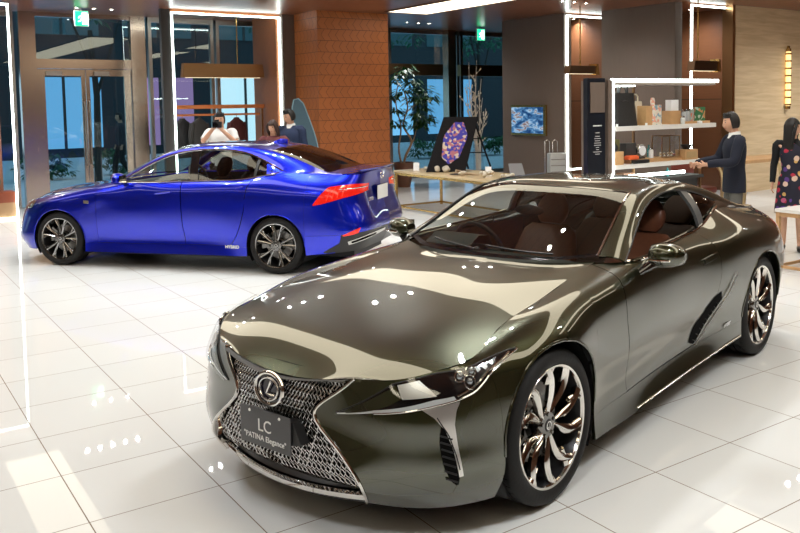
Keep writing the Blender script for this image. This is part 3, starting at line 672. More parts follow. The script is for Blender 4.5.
def build_is():
    root = empty('car', (.3655, 7.6304, 0), 2.25764628, 'glossy bright blue four-door saloon parked side-on behind the olive coupe', 'car')
    P = paint('blue_paint', (.0002, .002, .10), (.0003, .017, .72), metal=.85, rough=.30, cior=1.6)
    S = Surf(mixrails(ISST)); G = 4.3; nv = 24; TOP = make_top(IS_W0, IS_W1, IS_C, bulge=(.012, .014))
    for sd in (1, -1):
        def fin(mb): return mb if sd > 0 else mb.flipy()
        fin(MB().grid(panel(S, 0, 2.995, 36, 30))).build('front_bumper', P, root, flange=.012)
        ag, us, V = arch_grid(S, 3, 6, 0, IWR, IAR, nv)
        vs = np.concatenate([V[-1]*np.linspace(0, 1, nv), lin(V[-1], G, 10)[1:]])
        pf = np.stack([S.at(lin(6, 6.85, 8), [v])[:, 0] for v in vs], 1)
        fin(MB().grid(ag).grid(pf)).build('front_fender', P, root, weld=.0015, flange=.012)
        def dp(ua, ub, n): return np.stack([S.at(lin(ua(v)+.008, ub(v)-.008, n), [v])[:, 0] for v in lin(0, G-.02, 28)], 1)
        c1 = lambda v: 6.86; c2 = lambda v: 9.36+.02*v
        c3 = lambda v: np.interp(v, [0, 1.2, 1.9, 2.8, 3.6, 4.4], [11.25, 11.05, 10.98, 10.86, 10.72, 10.50])
        d1 = fin(MB().grid(dp(c1, c2, 26))).build('front_door', P, root, flange=.012)
        d2 = fin(MB().grid(dp(c2, c3, 20))).build('rear_door', P, root, flange=.012)
        ag2, us2, V2 = arch_grid(S, 11, 13, -IWB, IWR, IAR, nv)
        vs = np.concatenate([V2[0]*np.linspace(0, 1, nv), lin(V2[0], G, 10)[1:]])
        # the door cut runs inside the arch columns at the top, so the strip stops at station 11
        pq = np.stack([S.at(lin(min(c3(v)+.012, 10.99), 11, 8), [v])[:, 0] for v in vs], 1)
        fin(MB().grid(ag2).grid(pq)).build('quarter_panel', P, root, weld=.0015, flange=.012)
        fin(uvtube(S, [(11.25, .05), (11.08, 1.0), (10.99, 1.6)], .0035, .0006)).build('door_gap', M_DARK, root)
        fin(MB().grid(panel(S, 6, 11, 50, 8, G+.01, 5))).build('rocker_panel', P, root, flange=.02)
        fin(MB().grid(panel(S, 13.005, 17, 44, 30, 0, 3.35))).build('rear_bumper', P, root, flange=.01)
        lo = fin(MB().grid(panel(S, 13.005, 14.2, 14, 10, 3.36, 5))).build('bumper_corner', P, root)
        fin(MB().grid(panel(S, 14.2, 17, 24, 10, 3.36, 5))).build('rear_diffuser', mat('diffuser_grey', (.02, .02, .022), .35), root)
        fin(MB().grid(uvpatch(S, [(13.7, 4.85), (14.2, 4.1), (14.45, 3.6)], [(13.9, 4.95), (14.4, 4.9), (14.7, 4.9)], 10, 5, .004))).build('diffuser_corner', mat('diffuser_grey', 0), root)
        fin(MB().grid(uvpatch(S, [(14.5, 4.0), (15.4, 3.62), (16.6, 3.55)], [(14.6, 4.35), (15.5, 4.0), (16.6, 3.75)], 20, 4, .008))).build('exhaust_trim', M_SATIN, root, flange=.01)
        fin(MB().grid(uvpatch(S, [(14.65, 4.05), (15.3, 3.78), (15.9, 3.7)], [(14.7, 4.22), (15.3, 3.95), (15.9, 3.82)], 12, 3, .011))).build('exhaust_outlet', M_DARK, root)
        for A in (ag, ag2): fin(MB().tube([tuple(p) for p in A[:, -1]], .006, 6)).build('arch_lip', P, root)
        for xw in (0, -IWB):
            n = 20; th = lin(-.55, PI+.55, n); W = np.array([[(xw+(IAR+.006)*math.cos(t), y, max(.12, IWR+(IAR+.006)*math.sin(t))) for y in (.86, .45)] for t in th])
            m = MB().grid(W); m.add([tuple(W[i, 1]) for i in range(n)], [tuple(range(n))]); fin(m).build('wheel_liner', M_BLACK, root)
        # pillars and windows
        w1 = IS_W1; rv = (8, 10) if sd > 0 else (0, 2)
        MB().grid(TOP.at(lin(0, 9, 60), lin(rv[0], rv[1], 8))).build('roof_rail', P, root)
        ks = [tuple(S.at([u], [0])[0, 0]) for u in lin(11.6, 14.3, 9)]; a = curve(w1[6:], 24); b = curve(ks, 24)
        fin(MB().grid(np.stack([a, (a+b)/2+[0, .004, .004], b], 1))).build('rear_pillar', P, root)
        bl = curve([tuple(S.at([u], [0])[0, 0]) for u in lin(8, 11.9, 12)]+[(-2.82, .71, 1.118)], 60)
        tl = curve(w1[:7]+[(-2.835, .705, 1.128)], 60)
        def gl(i0, i1, off=0.0):
            G2 = np.zeros((i1-i0, 6, 3))
            for q in range(i1-i0):
                p, r = bl[i0+q], tl[i0+q]
                for j in range(6): t = j/5; G2[q, j] = p+(r-p)*t+np.array([0, .018*math.sin(PI*t)-.012+off, 0])
            return G2
        fin(MB().grid(gl(0, 27))).build('front_window', M_WINDOW, root)
        fin(MB().grid(gl(29, 60))).build('rear_door_window', M_GREYGL, root)
        fin(MB().grid(gl(26, 30, .012))).build('door_pillar', M_GLOSSBLACK, root)
        fin(MB().grid(gl(49, 51, .012))).build('vent_pillar', M_BLACK, root)
        fin(MB().tube([tuple(p+np.array([0, .008, .004])) for p in bl], .009, 6)).build('belt_trim', M_CHROME, root)
        fin(MB().tube([tuple(p+np.array([0, .010, -.004])) for p in tl], .011, 6)).build('window_trim', M_CHROME, root)
        # tail light
        top = [(13.33, 1.84), (13.62, 1.42), (13.93, 1.06), (14.88, .92), (15.95, 1.08)]; bot = [(13.33, 1.9), (13.65, 1.86), (14.5, 1.68), (15.9, 1.50)]
        tlp = fin(MB().grid(uvpatch(S, top, bot, 40, 7, .004))).build('tail_light', M_REDLENS, root, flange=.004)
        for k in range(4):
            u = 13.95+.2*k; fin(uvtube(S, [(u-.12, 1.72-.04*k), (u+.06, 1.12-.03*k)], .008, .006, 5, flat=(1, .3))).build('lamp_strip', mat('bright_red_lamp', (.9, .06, .03), .1, emit=(1, .08, .04), es=.6), tlp)
        fin(uvtube(S, [(14.3, 1.22), (15.8, 1.22)], .006, .006, 8)).build('light_bar', M_CHROME, tlp)
        fin(MB().grid(uvpatch(S, [(14.25, 3.40), (14.6, 3.15), (14.95, 3.0)], [(14.3, 3.5), (14.6, 3.46), (14.85, 3.38)], 10, 4, .006))).build('reflector', M_REDLENS, root)
        # headlight
        hl = fin(MB().grid(uvpatch(S, [(1.1, .1), (1.8, .1), (2.6, .35)], [(1.3, .9), (1.9, 1.2), (2.7, 1.2)], 16, 6, .004))).build('headlight', M_SATIN, root)
        fin(MB().grid(uvpatch(S, [(1.1, .1), (1.8, .1), (2.6, .35)], [(1.3, .9), (1.9, 1.2), (2.7, 1.2)], 16, 6, .014))).build('lamp_cover', M_CLEAR, hl)
        # handles
        for par, u0, u1, v in ((d1, 8.88, 9.2, 1.42), (d2, 10.78, 10.98, 1.10)):
            fin(uvtube(S, [(u0, v+.04), (u1, v-.06)], .014, .022, 8, flat=(1, .7), k=10)).build('door_handle', P, par)
            fin(MB().grid(uvpatch(S, [(u0+.02, v-.08), (u1-.02, v-.16)], [(u0+.02, v+.22), (u1-.02, v+.12)], 8, 4, .001))).build('handle_cup', P, par)
        # mirror
        rows = [[(c[0]+a*.8*math.cos(k), c[1], c[2]+b*abs(math.sin(k))**.8*np.sign(math.sin(k))) for k in lin(0, 2*PI, 17)[:-1]] for c, a, b in (((-.90, .875, 1.04), .05, .035), ((-.88, .92, 1.045), .085, .065), ((-.885, 1.0, 1.045), .085, .065), ((-.90, 1.05, 1.04), .03, .03))]
        m = MB().grid(np.array(rows), close=True); m.add(rows[0], [tuple(range(16))]); m.add(rows[-1], [tuple(range(16))])
        mo = fin(m).build('side_mirror', P, root, ang=50)
        fin(MB().tube([(-.86, .80, .985), (-.88, .86, 1.0), (-.89, .90, 1.02)], .025, 8)).build('mirror_stalk', M_GLOSSBLACK, mo)
        fin(MB().add([(-.955, .90, 1.0), (-.955, 1.03, 1.0), (-.955, 1.03, 1.085), (-.955, .90, 1.085)], [(0, 1, 2, 3)])).build('mirror_glass', M_CHROME, mo)
        rb = uvp(S, 6.25, 1.56, .004); fin(MB().box(rb[0]-.035, rb[0]+.035, rb[1]-.01, rb[1]+.003, rb[2]-.018, rb[2]+.018)).build('fender_badge', M_BADGE, root)
        fin(MB().grid(np.array([[(x, .76, z) for z in (.40, .6, .9, .985)] for x in lin(-.85, -2.5, 6)]))).build('door_card', M_BLACK, root)
        make_wheel('saloon', IWR, .244, .225, root, (0, sd*.885, IWR), sd)
        make_wheel('saloon', IWR, .244, .25, root, (-IWB, sd*.89, IWR), sd)
        if sd > 0:
            t = rule_text(root, 'side_badge', 'HYBRID', .05, tuple(uvp(S, 10.6, 4.36, .005)), (-1, 0, 0), (0, .1, 1), M_BADGE, bold=.001)
    HST = [[(.762, 0, .728), (.745, .20, .730), (.701, .40, .733)], [(.66, 0, .79), (.64, .25, .79), (.58, .52, .752)], [(.50, 0, .84), (.48, .30, .838), (.42, .665, .770)],
           [(.25, 0, .895), (.24, .33, .893), (.16, .697, .838)], [(0, 0, .928), (0, .34, .925), (0, .690, .875)], [(-.30, 0, .957), (-.32, .34, .953), (-.36, .685, .938)], [(-.50, 0, .972), (-.53, .34, .970), (-.58, .697, .970)]]
    H = Surf(mixrails(sym(HST))); MB().grid(H.at(lin(0, 6, 44), lin(0, 4, 36))).build('hood', P, root, flange=.012)
    wsh = MB().grid(TOP.at(lin(0, 3, 24), lin(2, 8, 36))).build('windshield', M_WINDOW, root)
    MB().grid(TOP.at([0, .1], lin(2, 8, 36))+[0, 0, .002]).build('windshield_band', M_GLOSSBLACK, wsh)
    MB().grid(TOP.at(lin(3.01, 5.6, 30), lin(2, 8, 36))).build('roof_panel', P, root)
    MB().grid(np.array([[(-2.35-.2*t, y*(1-t)*.035, 1.415-.02*t+.055*math.sin(min(1, t*1.3)*PI/2)*(1-abs(y)**3)) for y in (-1, -.5, 0, .5, 1)] for t in lin(0, 1, 8)])).build('roof_antenna', P, root)
    rw = MB().grid(TOP.at(lin(5.62, 8, 26), lin(2, 8, 36))).build('rear_window', M_TINT, root)
    MB().grid(TOP.at([5.62, 5.75], lin(2, 8, 36))+[0, 0, .002]).build('rear_glass_band', M_GLOSSBLACK, rw)
    ed = TOP.at([8.03], lin(2, 8, 30))[0]; r1 = np.array([(-3.52+.1*(y/.6)**2*.4, y*1.0, 1.102-.012*(y/.6)**2) for y in ed[:, 1]]); r2 = np.array([(-3.735+.10*(y/.6)**2, y*1.02, 1.120-.022*(y/.6)**2) for y in ed[:, 1]])
    MB().grid(np.stack([ed, (ed+r1)/2+[0, 0, .002], r1, (r1+r2)/2-[0, 0, .001], r2])).build('trunk_lid', P, root, flange=.01)
    sp = MB().grid(np.array([[(x-.12*(y/.6)**2*-.6, y, z) for x, z in ((-3.62, 1.112), (-3.70, 1.125), (-3.765, 1.138), (-3.76, 1.122), (-3.70, 1.100))] for y in lin(-.58, .58, 24)])); sp.build('spoiler', P, root, flange=.004)
    pl = MB().box(-3.745, -3.735, -.17, .17, .765, .925).build('number_plate', M_WHITE, root, bevel=.004)
    e = MB().tube([(-3.735, .05*math.cos(a), 1.035+.037*math.sin(a)) for a in lin(0, 2*PI, 25)[:-1]], .006, 6, closed=True).build('emblem', M_CHROME, root)
    MB().tube([(-3.737, .012, 1.06), (-3.737, .02, 1.02), (-3.737, -.03, 1.02)], .005, 5).build('emblem_letter', M_CHROME, e)
    rule_text(root, 'trunk_lettering', 'IS300h', .06, (-3.752, .42, .80), (0, -1, 0), (0, 0, 1), M_BADGE, bold=.001)
    MB().box(-3.55, .45, -.45, .45, .14, .32).build('underbody', M_BLACK, root)
    MB().box(-2.38, -.42, -.82, .82, .16, .32).build('cabin_floor', M_BLACK, root)
    MB().box(-.42, -.40, -.76, .76, .3, .85).build('bulkhead', M_BLACK, root)
    MB().grid(np.array([[(x, y, z) for x, z in ((-.45, .86), (-.65, .965), (-.86, .975), (-1.0, .92), (-1.0, .7))] for y in lin(-.75, .75, 12)])).build('dashboard', mat('dash_dark', (.02, .02, .022), .5), root)
    ms = mat('black_leather', (.022, .021, .02), .5)
    for sy in (-.36, .36): seat(root, (-1.72, sy, .44), ms, w=.25, rec=.28, ht=.56)
    seat(root, (-2.55, 0, .48), ms, name='rear_bench', w=.60, rec=.42, ht=.52)
    steering(root, (-1.12, -.36, .95), .4)
    return root
M_GREYGL = pane_mat('rear_glass_tint', (.38, .40, .40), .95, 1.52)
# ================================================================ procedural surfaces of the room
def surf_mat(name, build):
    T = NT(name); p = T.n('BsdfPrincipled'); tc = T.n('TexCoord'); mp = T.n('Mapping'); T.l(tc.outputs['Object'], mp.inputs['Vector'])
    build(T, p, mp); T.l(p.outputs[0], T.out.inputs[0]); MATS[name] = T.m; return T.m
def f_floor(T, p, mp):
    s = .6015; mp.inputs['Location'].default_value = (1.52993/s, -1.45471/s, 0); mp.inputs['Scale'].default_value = (1/s, 1/s, 1)
    b = T.n('TexBrick', offset=0.0, squash=1.0); b.inputs['Scale'].default_value = 1; b.inputs['Brick Width'].default_value = 1; b.inputs['Row Height'].default_value = 1
    b.inputs['Mortar Size'].default_value = .0045; b.inputs['Mortar Smooth'].default_value = .1; b.inputs['Bias'].default_value = 0
    b.inputs['Color1'].default_value = (.735, .745, .735, 1); b.inputs['Color2'].default_value = (.76, .77, .76, 1); b.inputs['Mortar'].default_value = (.20, .14, .10, 1)
    T.l(mp.outputs[0], b.inputs['Vector']); T.l(b.outputs['Color'], p.inputs['Base Color'])
    m = T.n('MapRange'); m.inputs['To Min'].default_value = .02; m.inputs['To Max'].default_value = .5; T.l(b.outputs['Fac'], m.inputs[0]); T.l(m.outputs[0], p.inputs['Roughness'])
    p.inputs['IOR'].default_value = 1.25
    nz = T.n('TexNoise'); nz.inputs['Scale'].default_value = 1.3; T.l(mp.outputs[0], nz.inputs['Vector']); bp = T.n('Bump'); bp.inputs['Strength'].default_value = .008; bp.inputs['Distance'].default_value = .01
    T.l(nz.outputs['Fac'], bp.inputs['Height']); T.l(bp.outputs['Normal'], p.inputs['Normal'])
M_FLOOR = surf_mat('polished_tile', f_floor)
def f_wood(c1, c2, sx, sy, sz, rough=.35, mort=(.02, .01, .006), bw=2.4, rh=.16):
    def f(T, p, mp):
        b = T.n('TexBrick', offset=.5); b.inputs['Scale'].default_value = 1; b.inputs['Brick Width'].default_value = bw; b.inputs['Row Height'].default_value = rh
        b.inputs['Mortar Size'].default_value = .008; b.inputs['Color1'].default_value = rgba(c1); b.inputs['Color2'].default_value = rgba(c2); b.inputs['Mortar'].default_value = rgba(mort)
        T.l(mp.outputs[0], b.inputs['Vector'])
        m2 = T.n('Mapping'); m2.inputs['Scale'].default_value = (sx, sy, sz); T.l(mp.outputs[0], m2.inputs['Vector'])
        nz = T.n('TexNoise'); nz.inputs['Scale'].default_value = 3; nz.inputs['Detail'].default_value = 5; T.l(m2.outputs[0], nz.inputs['Vector'])
        mx = T.n('Mix', data_type='RGBA', blend_type='MULTIPLY'); mx.inputs[0].default_value = .5; T.l(b.outputs['Color'], mx.inputs[6])
        cr = T.n('ValToRGB'); cr.color_ramp.elements[0].color = (.45, .42, .4, 1); cr.color_ramp.elements[1].color = (1, 1, 1, 1); T.l(nz.outputs['Fac'], cr.inputs[0]); T.l(cr.outputs[0], mx.inputs[7])
        T.l(mx.outputs[2], p.inputs['Base Color']); p.inputs['Roughness'].default_value = rough
    return f
M_CEIL = surf_mat('ceiling_wood', f_wood((.20, .068, .030), (.23, .08, .036), 1, 12, 1, .30))
def f_rot(fn, r):
    def f(T, p, mp): mp.inputs['Rotation'].default_value = r; fn(T, p, mp)
    return f
M_WALLWOOD = surf_mat('brown_wood_panel', f_rot(f_wood((.16, .062, .026), (.18, .07, .03), 12, 1, 1, .4, bw=3.7, rh=.6), (PI/2, 0, PI/2)))
def f_pillar(T, p, mp):
    mp.inputs['Rotation'].default_value = (PI/2, 0, 0)
    sp = T.n('SeparateXYZ'); T.l(mp.outputs[0], sp.inputs[0])
    # hexagon-like tiles: columns whose edges zigzag, rows staggered
    def mth(op, a, b=None, c=None):
        m = T.n('Math', operation=op)
        for i, v in enumerate((a, b, c)):
            if v is None: continue
            if isinstance(v, (int, float)): m.inputs[i].default_value = v
            else: T.l(v, m.inputs[i])
        return m.outputs[0]
    tri = mth('PINGPONG', sp.outputs[1], .11)
    xx = mth('MULTIPLY_ADD', tri, .7, sp.outputs[0])
    xx2 = mth('ADD', xx, sp.outputs[2])
    cb = T.n('CombineXYZ'); T.l(xx2, cb.inputs[0]); T.l(sp.outputs[1], cb.inputs[1])
    b = T.n('TexBrick', offset=.5, offset_frequency=2); b.inputs['Scale'].default_value = 1; b.inputs['Brick Width'].default_value = .155; b.inputs['Row Height'].default_value = .22
    b.inputs['Mortar Size'].default_value = .006; b.inputs['Mortar Smooth'].default_value = .4
    b.inputs['Color1'].default_value = (.37, .115, .030, 1); b.inputs['Color2'].default_value = (.42, .13, .035, 1); b.inputs['Mortar'].default_value = (.12, .035, .010, 1)
    T.l(cb.outputs[0], b.inputs['Vector']); T.l(b.outputs['Color'], p.inputs['Base Color']); p.inputs['Roughness'].default_value = .45
    bp = T.n('Bump'); bp.inputs['Strength'].default_value = .6; bp.inputs['Distance'].default_value = .01; bp.invert = True; T.l(b.outputs['Fac'], bp.inputs['Height']); T.l(bp.outputs['Normal'], p.inputs['Normal'])
M_PILLAR = surf_mat('orange_relief_tile', f_pillar)
def f_stone(T, p, mp):
    mp.inputs['Scale'].default_value = (.6, .6, 7); nz = T.n('TexNoise'); nz.inputs['Scale'].default_value = 2.2; nz.inputs['Detail'].default_value = 6; nz.inputs['Distortion'].default_value = .5
    T.l(mp.outputs[0], nz.inputs['Vector']); cr = T.n('ValToRGB'); e = cr.color_ramp.elements
    e[0].position = .3; e[0].color = (.60, .43, .24, 1); e[1].position = .7; e[1].color = (.78, .60, .37, 1)
    T.l(nz.outputs['Fac'], cr.inputs[0]); T.l(cr.outputs[0], p.inputs['Base Color']); p.inputs['Roughness'].default_value = .5
M_STONE = surf_mat('beige_stone', f_stone)
def f_grey(T, p, mp):
    mp.inputs['Scale'].default_value = (8, 8, .6); nz = T.n('TexNoise'); nz.inputs['Scale'].default_value = 6; T.l(mp.outputs[0], nz.inputs['Vector'])
    mx = T.n('Mix', data_type='RGBA'); mx.inputs[6].default_value = (.125, .09, .070, 1); mx.inputs[7].default_value = (.15, .11, .086, 1); T.l(nz.outputs['Fac'], mx.inputs[0])
    T.l(mx.outputs[2], p.inputs['Base Color']); p.inputs['Roughness'].default_value = .55
M_TAUPE = surf_mat('taupe_panel', f_grey)
M_DGREY = mat('dark_grey_panel', (.045, .042, .040), .45)
M_BRONZE = mat('bronze_metal', (.42, .24, .115), .28, 1)
M_BRASS = mat('brass', (.62, .40, .15), .25, 1)
M_STEEL = mat('brushed_steel', (.58, .45, .36), .20, 1)
M_MULL = mat('mullion_metal', (.42, .38, .34), .32, 1)
M_PANE = pane_mat('shop_glass', (.80, .90, .90), .9, 1.52)
M_LED = emis('led_white', (.88, 1, .95), 11)
M_PANEL = emis('ceiling_light_panel', (1, .88, .66), 2.9)
M_SPOT = emis('downlight_glow', (1, .90, .76), 130)
M_EXIT = emis('exit_green', (.02, .75, .30), 2.2)
M_EXITW = emis('exit_white', (.8, 1, .9), 2.6)
M_WTABLE = mat('white_laminate', (.72, .70, .66), .3)
M_OAK = mat('light_oak', (.50, .29, .13), .45, noise=(14, .15))
CZ = 3.65

def box_obj(name, x0, x1, y0, y1, z0, z1, m, parent=None, bevel=0.0, smooth=False):
    return MB().box(x0, x1, y0, y1, z0, z1).build(name, m, parent, smooth=smooth, bevel=bevel)
def S_(o): return struct(o)

def build_shell():
    S_(box_obj('floor', -8.2, 16, -9.2, 13.85, -.12, 0, M_FLOOR))
    # ceiling with slots for the light panels
    S_(box_obj('ceiling', -8.2, 16, -9.2, 13.85, CZ, CZ+.12, M_CEIL))
    S_(box_obj('wall_back', -8.2, 16, -9.4, -9.2, -.1, CZ, M_WALLWOOD))
    S_(box_obj('wall_right', 15.8, 16, -9.2, 13.9, -.1, CZ, M_WALLWOOD))
    S_(box_obj('wall_left', -8.4, -8.2, -9.2, 13.9, -.1, CZ, M_TAUPE))
    # front of the showroom: glazing at Y = 13.8
    Y = 13.8
    k = 0
    for (x0, x1) in ((-8.1, -5.1), (-5.05, -2.4), (-2.35, .32), (2.75, 4.1), (4.15, 6.9), (6.95, 8.35), (8.40, 10.5), (10.55, 12.6)):
        k += 1; w = box_obj('window_%d' % k, x0, x1, Y, Y+.012, .06, CZ, M_PANE); S_(w)
        box_obj('window_frame', x0, x0+.07, Y-.05, Y+.07, 0, CZ, M_MULL, w); box_obj('window_frame', x1-.07, x1, Y-.05, Y+.07, 0, CZ, M_MULL, w)
        box_obj('window_sill', x0, x1, Y-.06, Y+.08, 0, .08, M_MULL, w); box_obj('window_head', x0, x1, Y-.06, Y+.08, CZ-.1, CZ, M_MULL, w)
    S_(box_obj('trim_7', 7.0, 9.85, 13.55, 13.7, 2.52, 2.80, M_BRONZE)); S_(box_obj('trim_8', 10.4, 12.6, 13.55, 13.7, 2.52, 2.80, M_BRONZE)); S_(box_obj('trim_9', 9.98, 10.22, 13.5, 13.75, 0, CZ, M_STEEL))
    S_(box_obj('wall_front', 12.65, 16, Y, Y+.15, 0, CZ, M_TAUPE))
    # entrance doors
    e = MB(); e.box(.40, .68, Y-.10, Y+.1, 0, CZ); e.box(2.40, 2.68, Y-.10, Y+.1, 0, CZ); e.box(.68, 2.40, Y-.08, Y+.08, 2.60, 2.78); e.box(.68, 2.40, Y-.06, Y+.06, CZ-.08, CZ)
    fr = e.build('trim_1', M_STEEL, smooth=False); S_(fr); tag(fr)
    S_(box_obj('window_9', .68, 2.40, Y, Y+.012, 2.78, CZ-.08, M_PANE))
    for i, (x0, x1) in enumerate(((.69, 1.535), (1.545, 2.39))):
        m = MB(); a = .13 if i == 0 else .07; b = .07 if i == 0 else .13
        m.box(x0, x0+a, Y-.03, Y+.03, .02, 2.59); m.box(x1-b, x1, Y-.03, Y+.03, .02, 2.59); m.box(x0+a, x1-b, Y-.03, Y+.03, 2.46, 2.59); m.box(x0+a, x1-b, Y-.03, Y+.03, .02, .26)
        d = m.build('door_%d' % (i+1), M_STEEL, smooth=False); S_(d)
        box_obj('door_glass', x0+a, x1-b, Y-.004, Y+.004, .26, 2.46, M_PANE, d)
        hx = x1-b/2-.005 if i == 0 else x0+a/2+.005
        MB().tube([(hx, Y-.03, .75), (hx, Y-.09, .78), (hx, Y-.09, 1.95), (hx, Y-.03, 1.98)], .016, 8).build('door_handle', M_MULL, d)
        box_obj('door_closer', x0+.15, x0+.42, Y-.10, Y-.03, 2.47, 2.55, M_MULL, d)
    # relief-tiled pillar
    S_(box_obj('wall_pillar', 5.12, 6.70, 11.0, 12.45, 0, CZ, M_PILLAR))
    S_(box_obj('wall_pillar_side', 4.86, 5.12, 12.0, 12.5, 0, CZ, M_TAUPE))
    # display portals in the front bay
    S_(box_obj('trim_2', 2.52, 2.69, 12.12, 12.24, 0, CZ, M_DGREY))
    S_(box_obj('trim_3', 4.78, 4.86, 12.14, 13.3, 0, CZ, mat('portal_wood', (.33, .12, .045), .4, noise=(8, .15))))
    S_(box_obj('trim_4', 2.69, 4.78, 12.14, 12.4, 3.60, CZ, mat('portal_wood', 0)))
    S_(box_obj('wall_display', -2.3, -.14, 12.5, 12.6, 0, CZ, mat('display_brown', (.22, .085, .045), .5)))
    S_(box_obj('trim_5', -2.3, -.02, 12.15, 12.5, 0, .28, mat('display_tan', (.34, .20, .10), .5)))
    S_(box_obj('trim_12', -2.3, -.02, 12.15, 12.5, .28, .46, mat('display_red', (.22, .05, .02), .45)))
    # right-hand piers and niches
    S_(box_obj('wall_pier', 9.75, 9.95, 9.1, 11.1, 0, CZ, M_TAUPE)); S_(box_obj('wall_pier_return', 9.95, 11.0, 10.9, 11.1, 0, CZ, M_TAUPE))
    S_(box_obj('wall_niche', 10.95, 11.15, 8.5, 10.9, 0, CZ, M_WALLWOOD))
    S_(box_obj('wall_pier_2', 10.2, 10.4, 6.62, 8.48, 0, CZ, M_TAUPE)); S_(box_obj('wall_pier_2_return', 10.4, 11.15, 8.3, 8.5, 0, CZ, M_TAUPE))
    S_(box_obj('wall_niche_2', 12.1, 12.3, 6.62, 8.5, 0, CZ, M_WALLWOOD)); S_(box_obj('wall_niche_2_return', 11.1, 12.3, 8.3, 8.5, 0, CZ, M_WALLWOOD))
    S_(box_obj('wall_stone', 11.70, 15.8, 6.42, 6.62, 0, CZ, M_STONE)); S_(box_obj('trim_6', 11.62, 11.70, 6.40, 6.64, 0, CZ, M_BRONZE))

def led_frame(x0, x1, y, z0, z1, label, bottom=True, w=.030, right=True):
    m = MB(); m.box(x0, x0+w, y, y+w, z0, z1); m.box(x0+w, x1-w, y, y+w, z1-w, z1)
    if right: m.box(x1-w, x1, y, y+w, z0, z1)
    if bottom: m.box(x0+w, x1-w, y, y+w, z0, z0+w)
    o = m.build('led_frame', M_LED, smooth=False); tag(o, label, 'light'); return o
def pendant_bar(x0, x1, y, z0, z1, label, rod=None, cap=True, d=.16, m=None):
    r = empty('pendant_light', ((x0+x1)/2, y, z0), 0, label, 'light', 'bronze bar lights hung in the niches')
    c = (x0+x1)/2; k = MB().prism([(x0-c-.03, 0), (x1-c+.03, 0), (x1-c, z1-z0), (x0-c, z1-z0)], -d/2, d/2, ax=1)
    k.build('lamp_body', m or M_BRONZE, r, smooth=False)
    rx = (rod if rod is not None else c)-c
    MB().tube([(rx, 0, z1-z0), (rx, 0, CZ-z0)], .012, 8).build('rod', M_BRASS, r)
    if cap: MB().prism([(x1-c-.02, -.02), (x1-c+.08, -.02), (x1-c+.05, z1-z0+.04), (x1-c+.0, z1-z0+.04)], -d/2-.02, d/2+.02, ax=1).build('end_cap', M_BRASS, r, smooth=False)
    MB().box(x0-c+.05, x1-c-.05, -d/2+.03, d/2-.03, -.006, 0).build('diffuser', mat('warm_diffuser', (.8, .7, .5), .5, emit=(1, .8, .5), es=1.2), r, smooth=False)
    return r

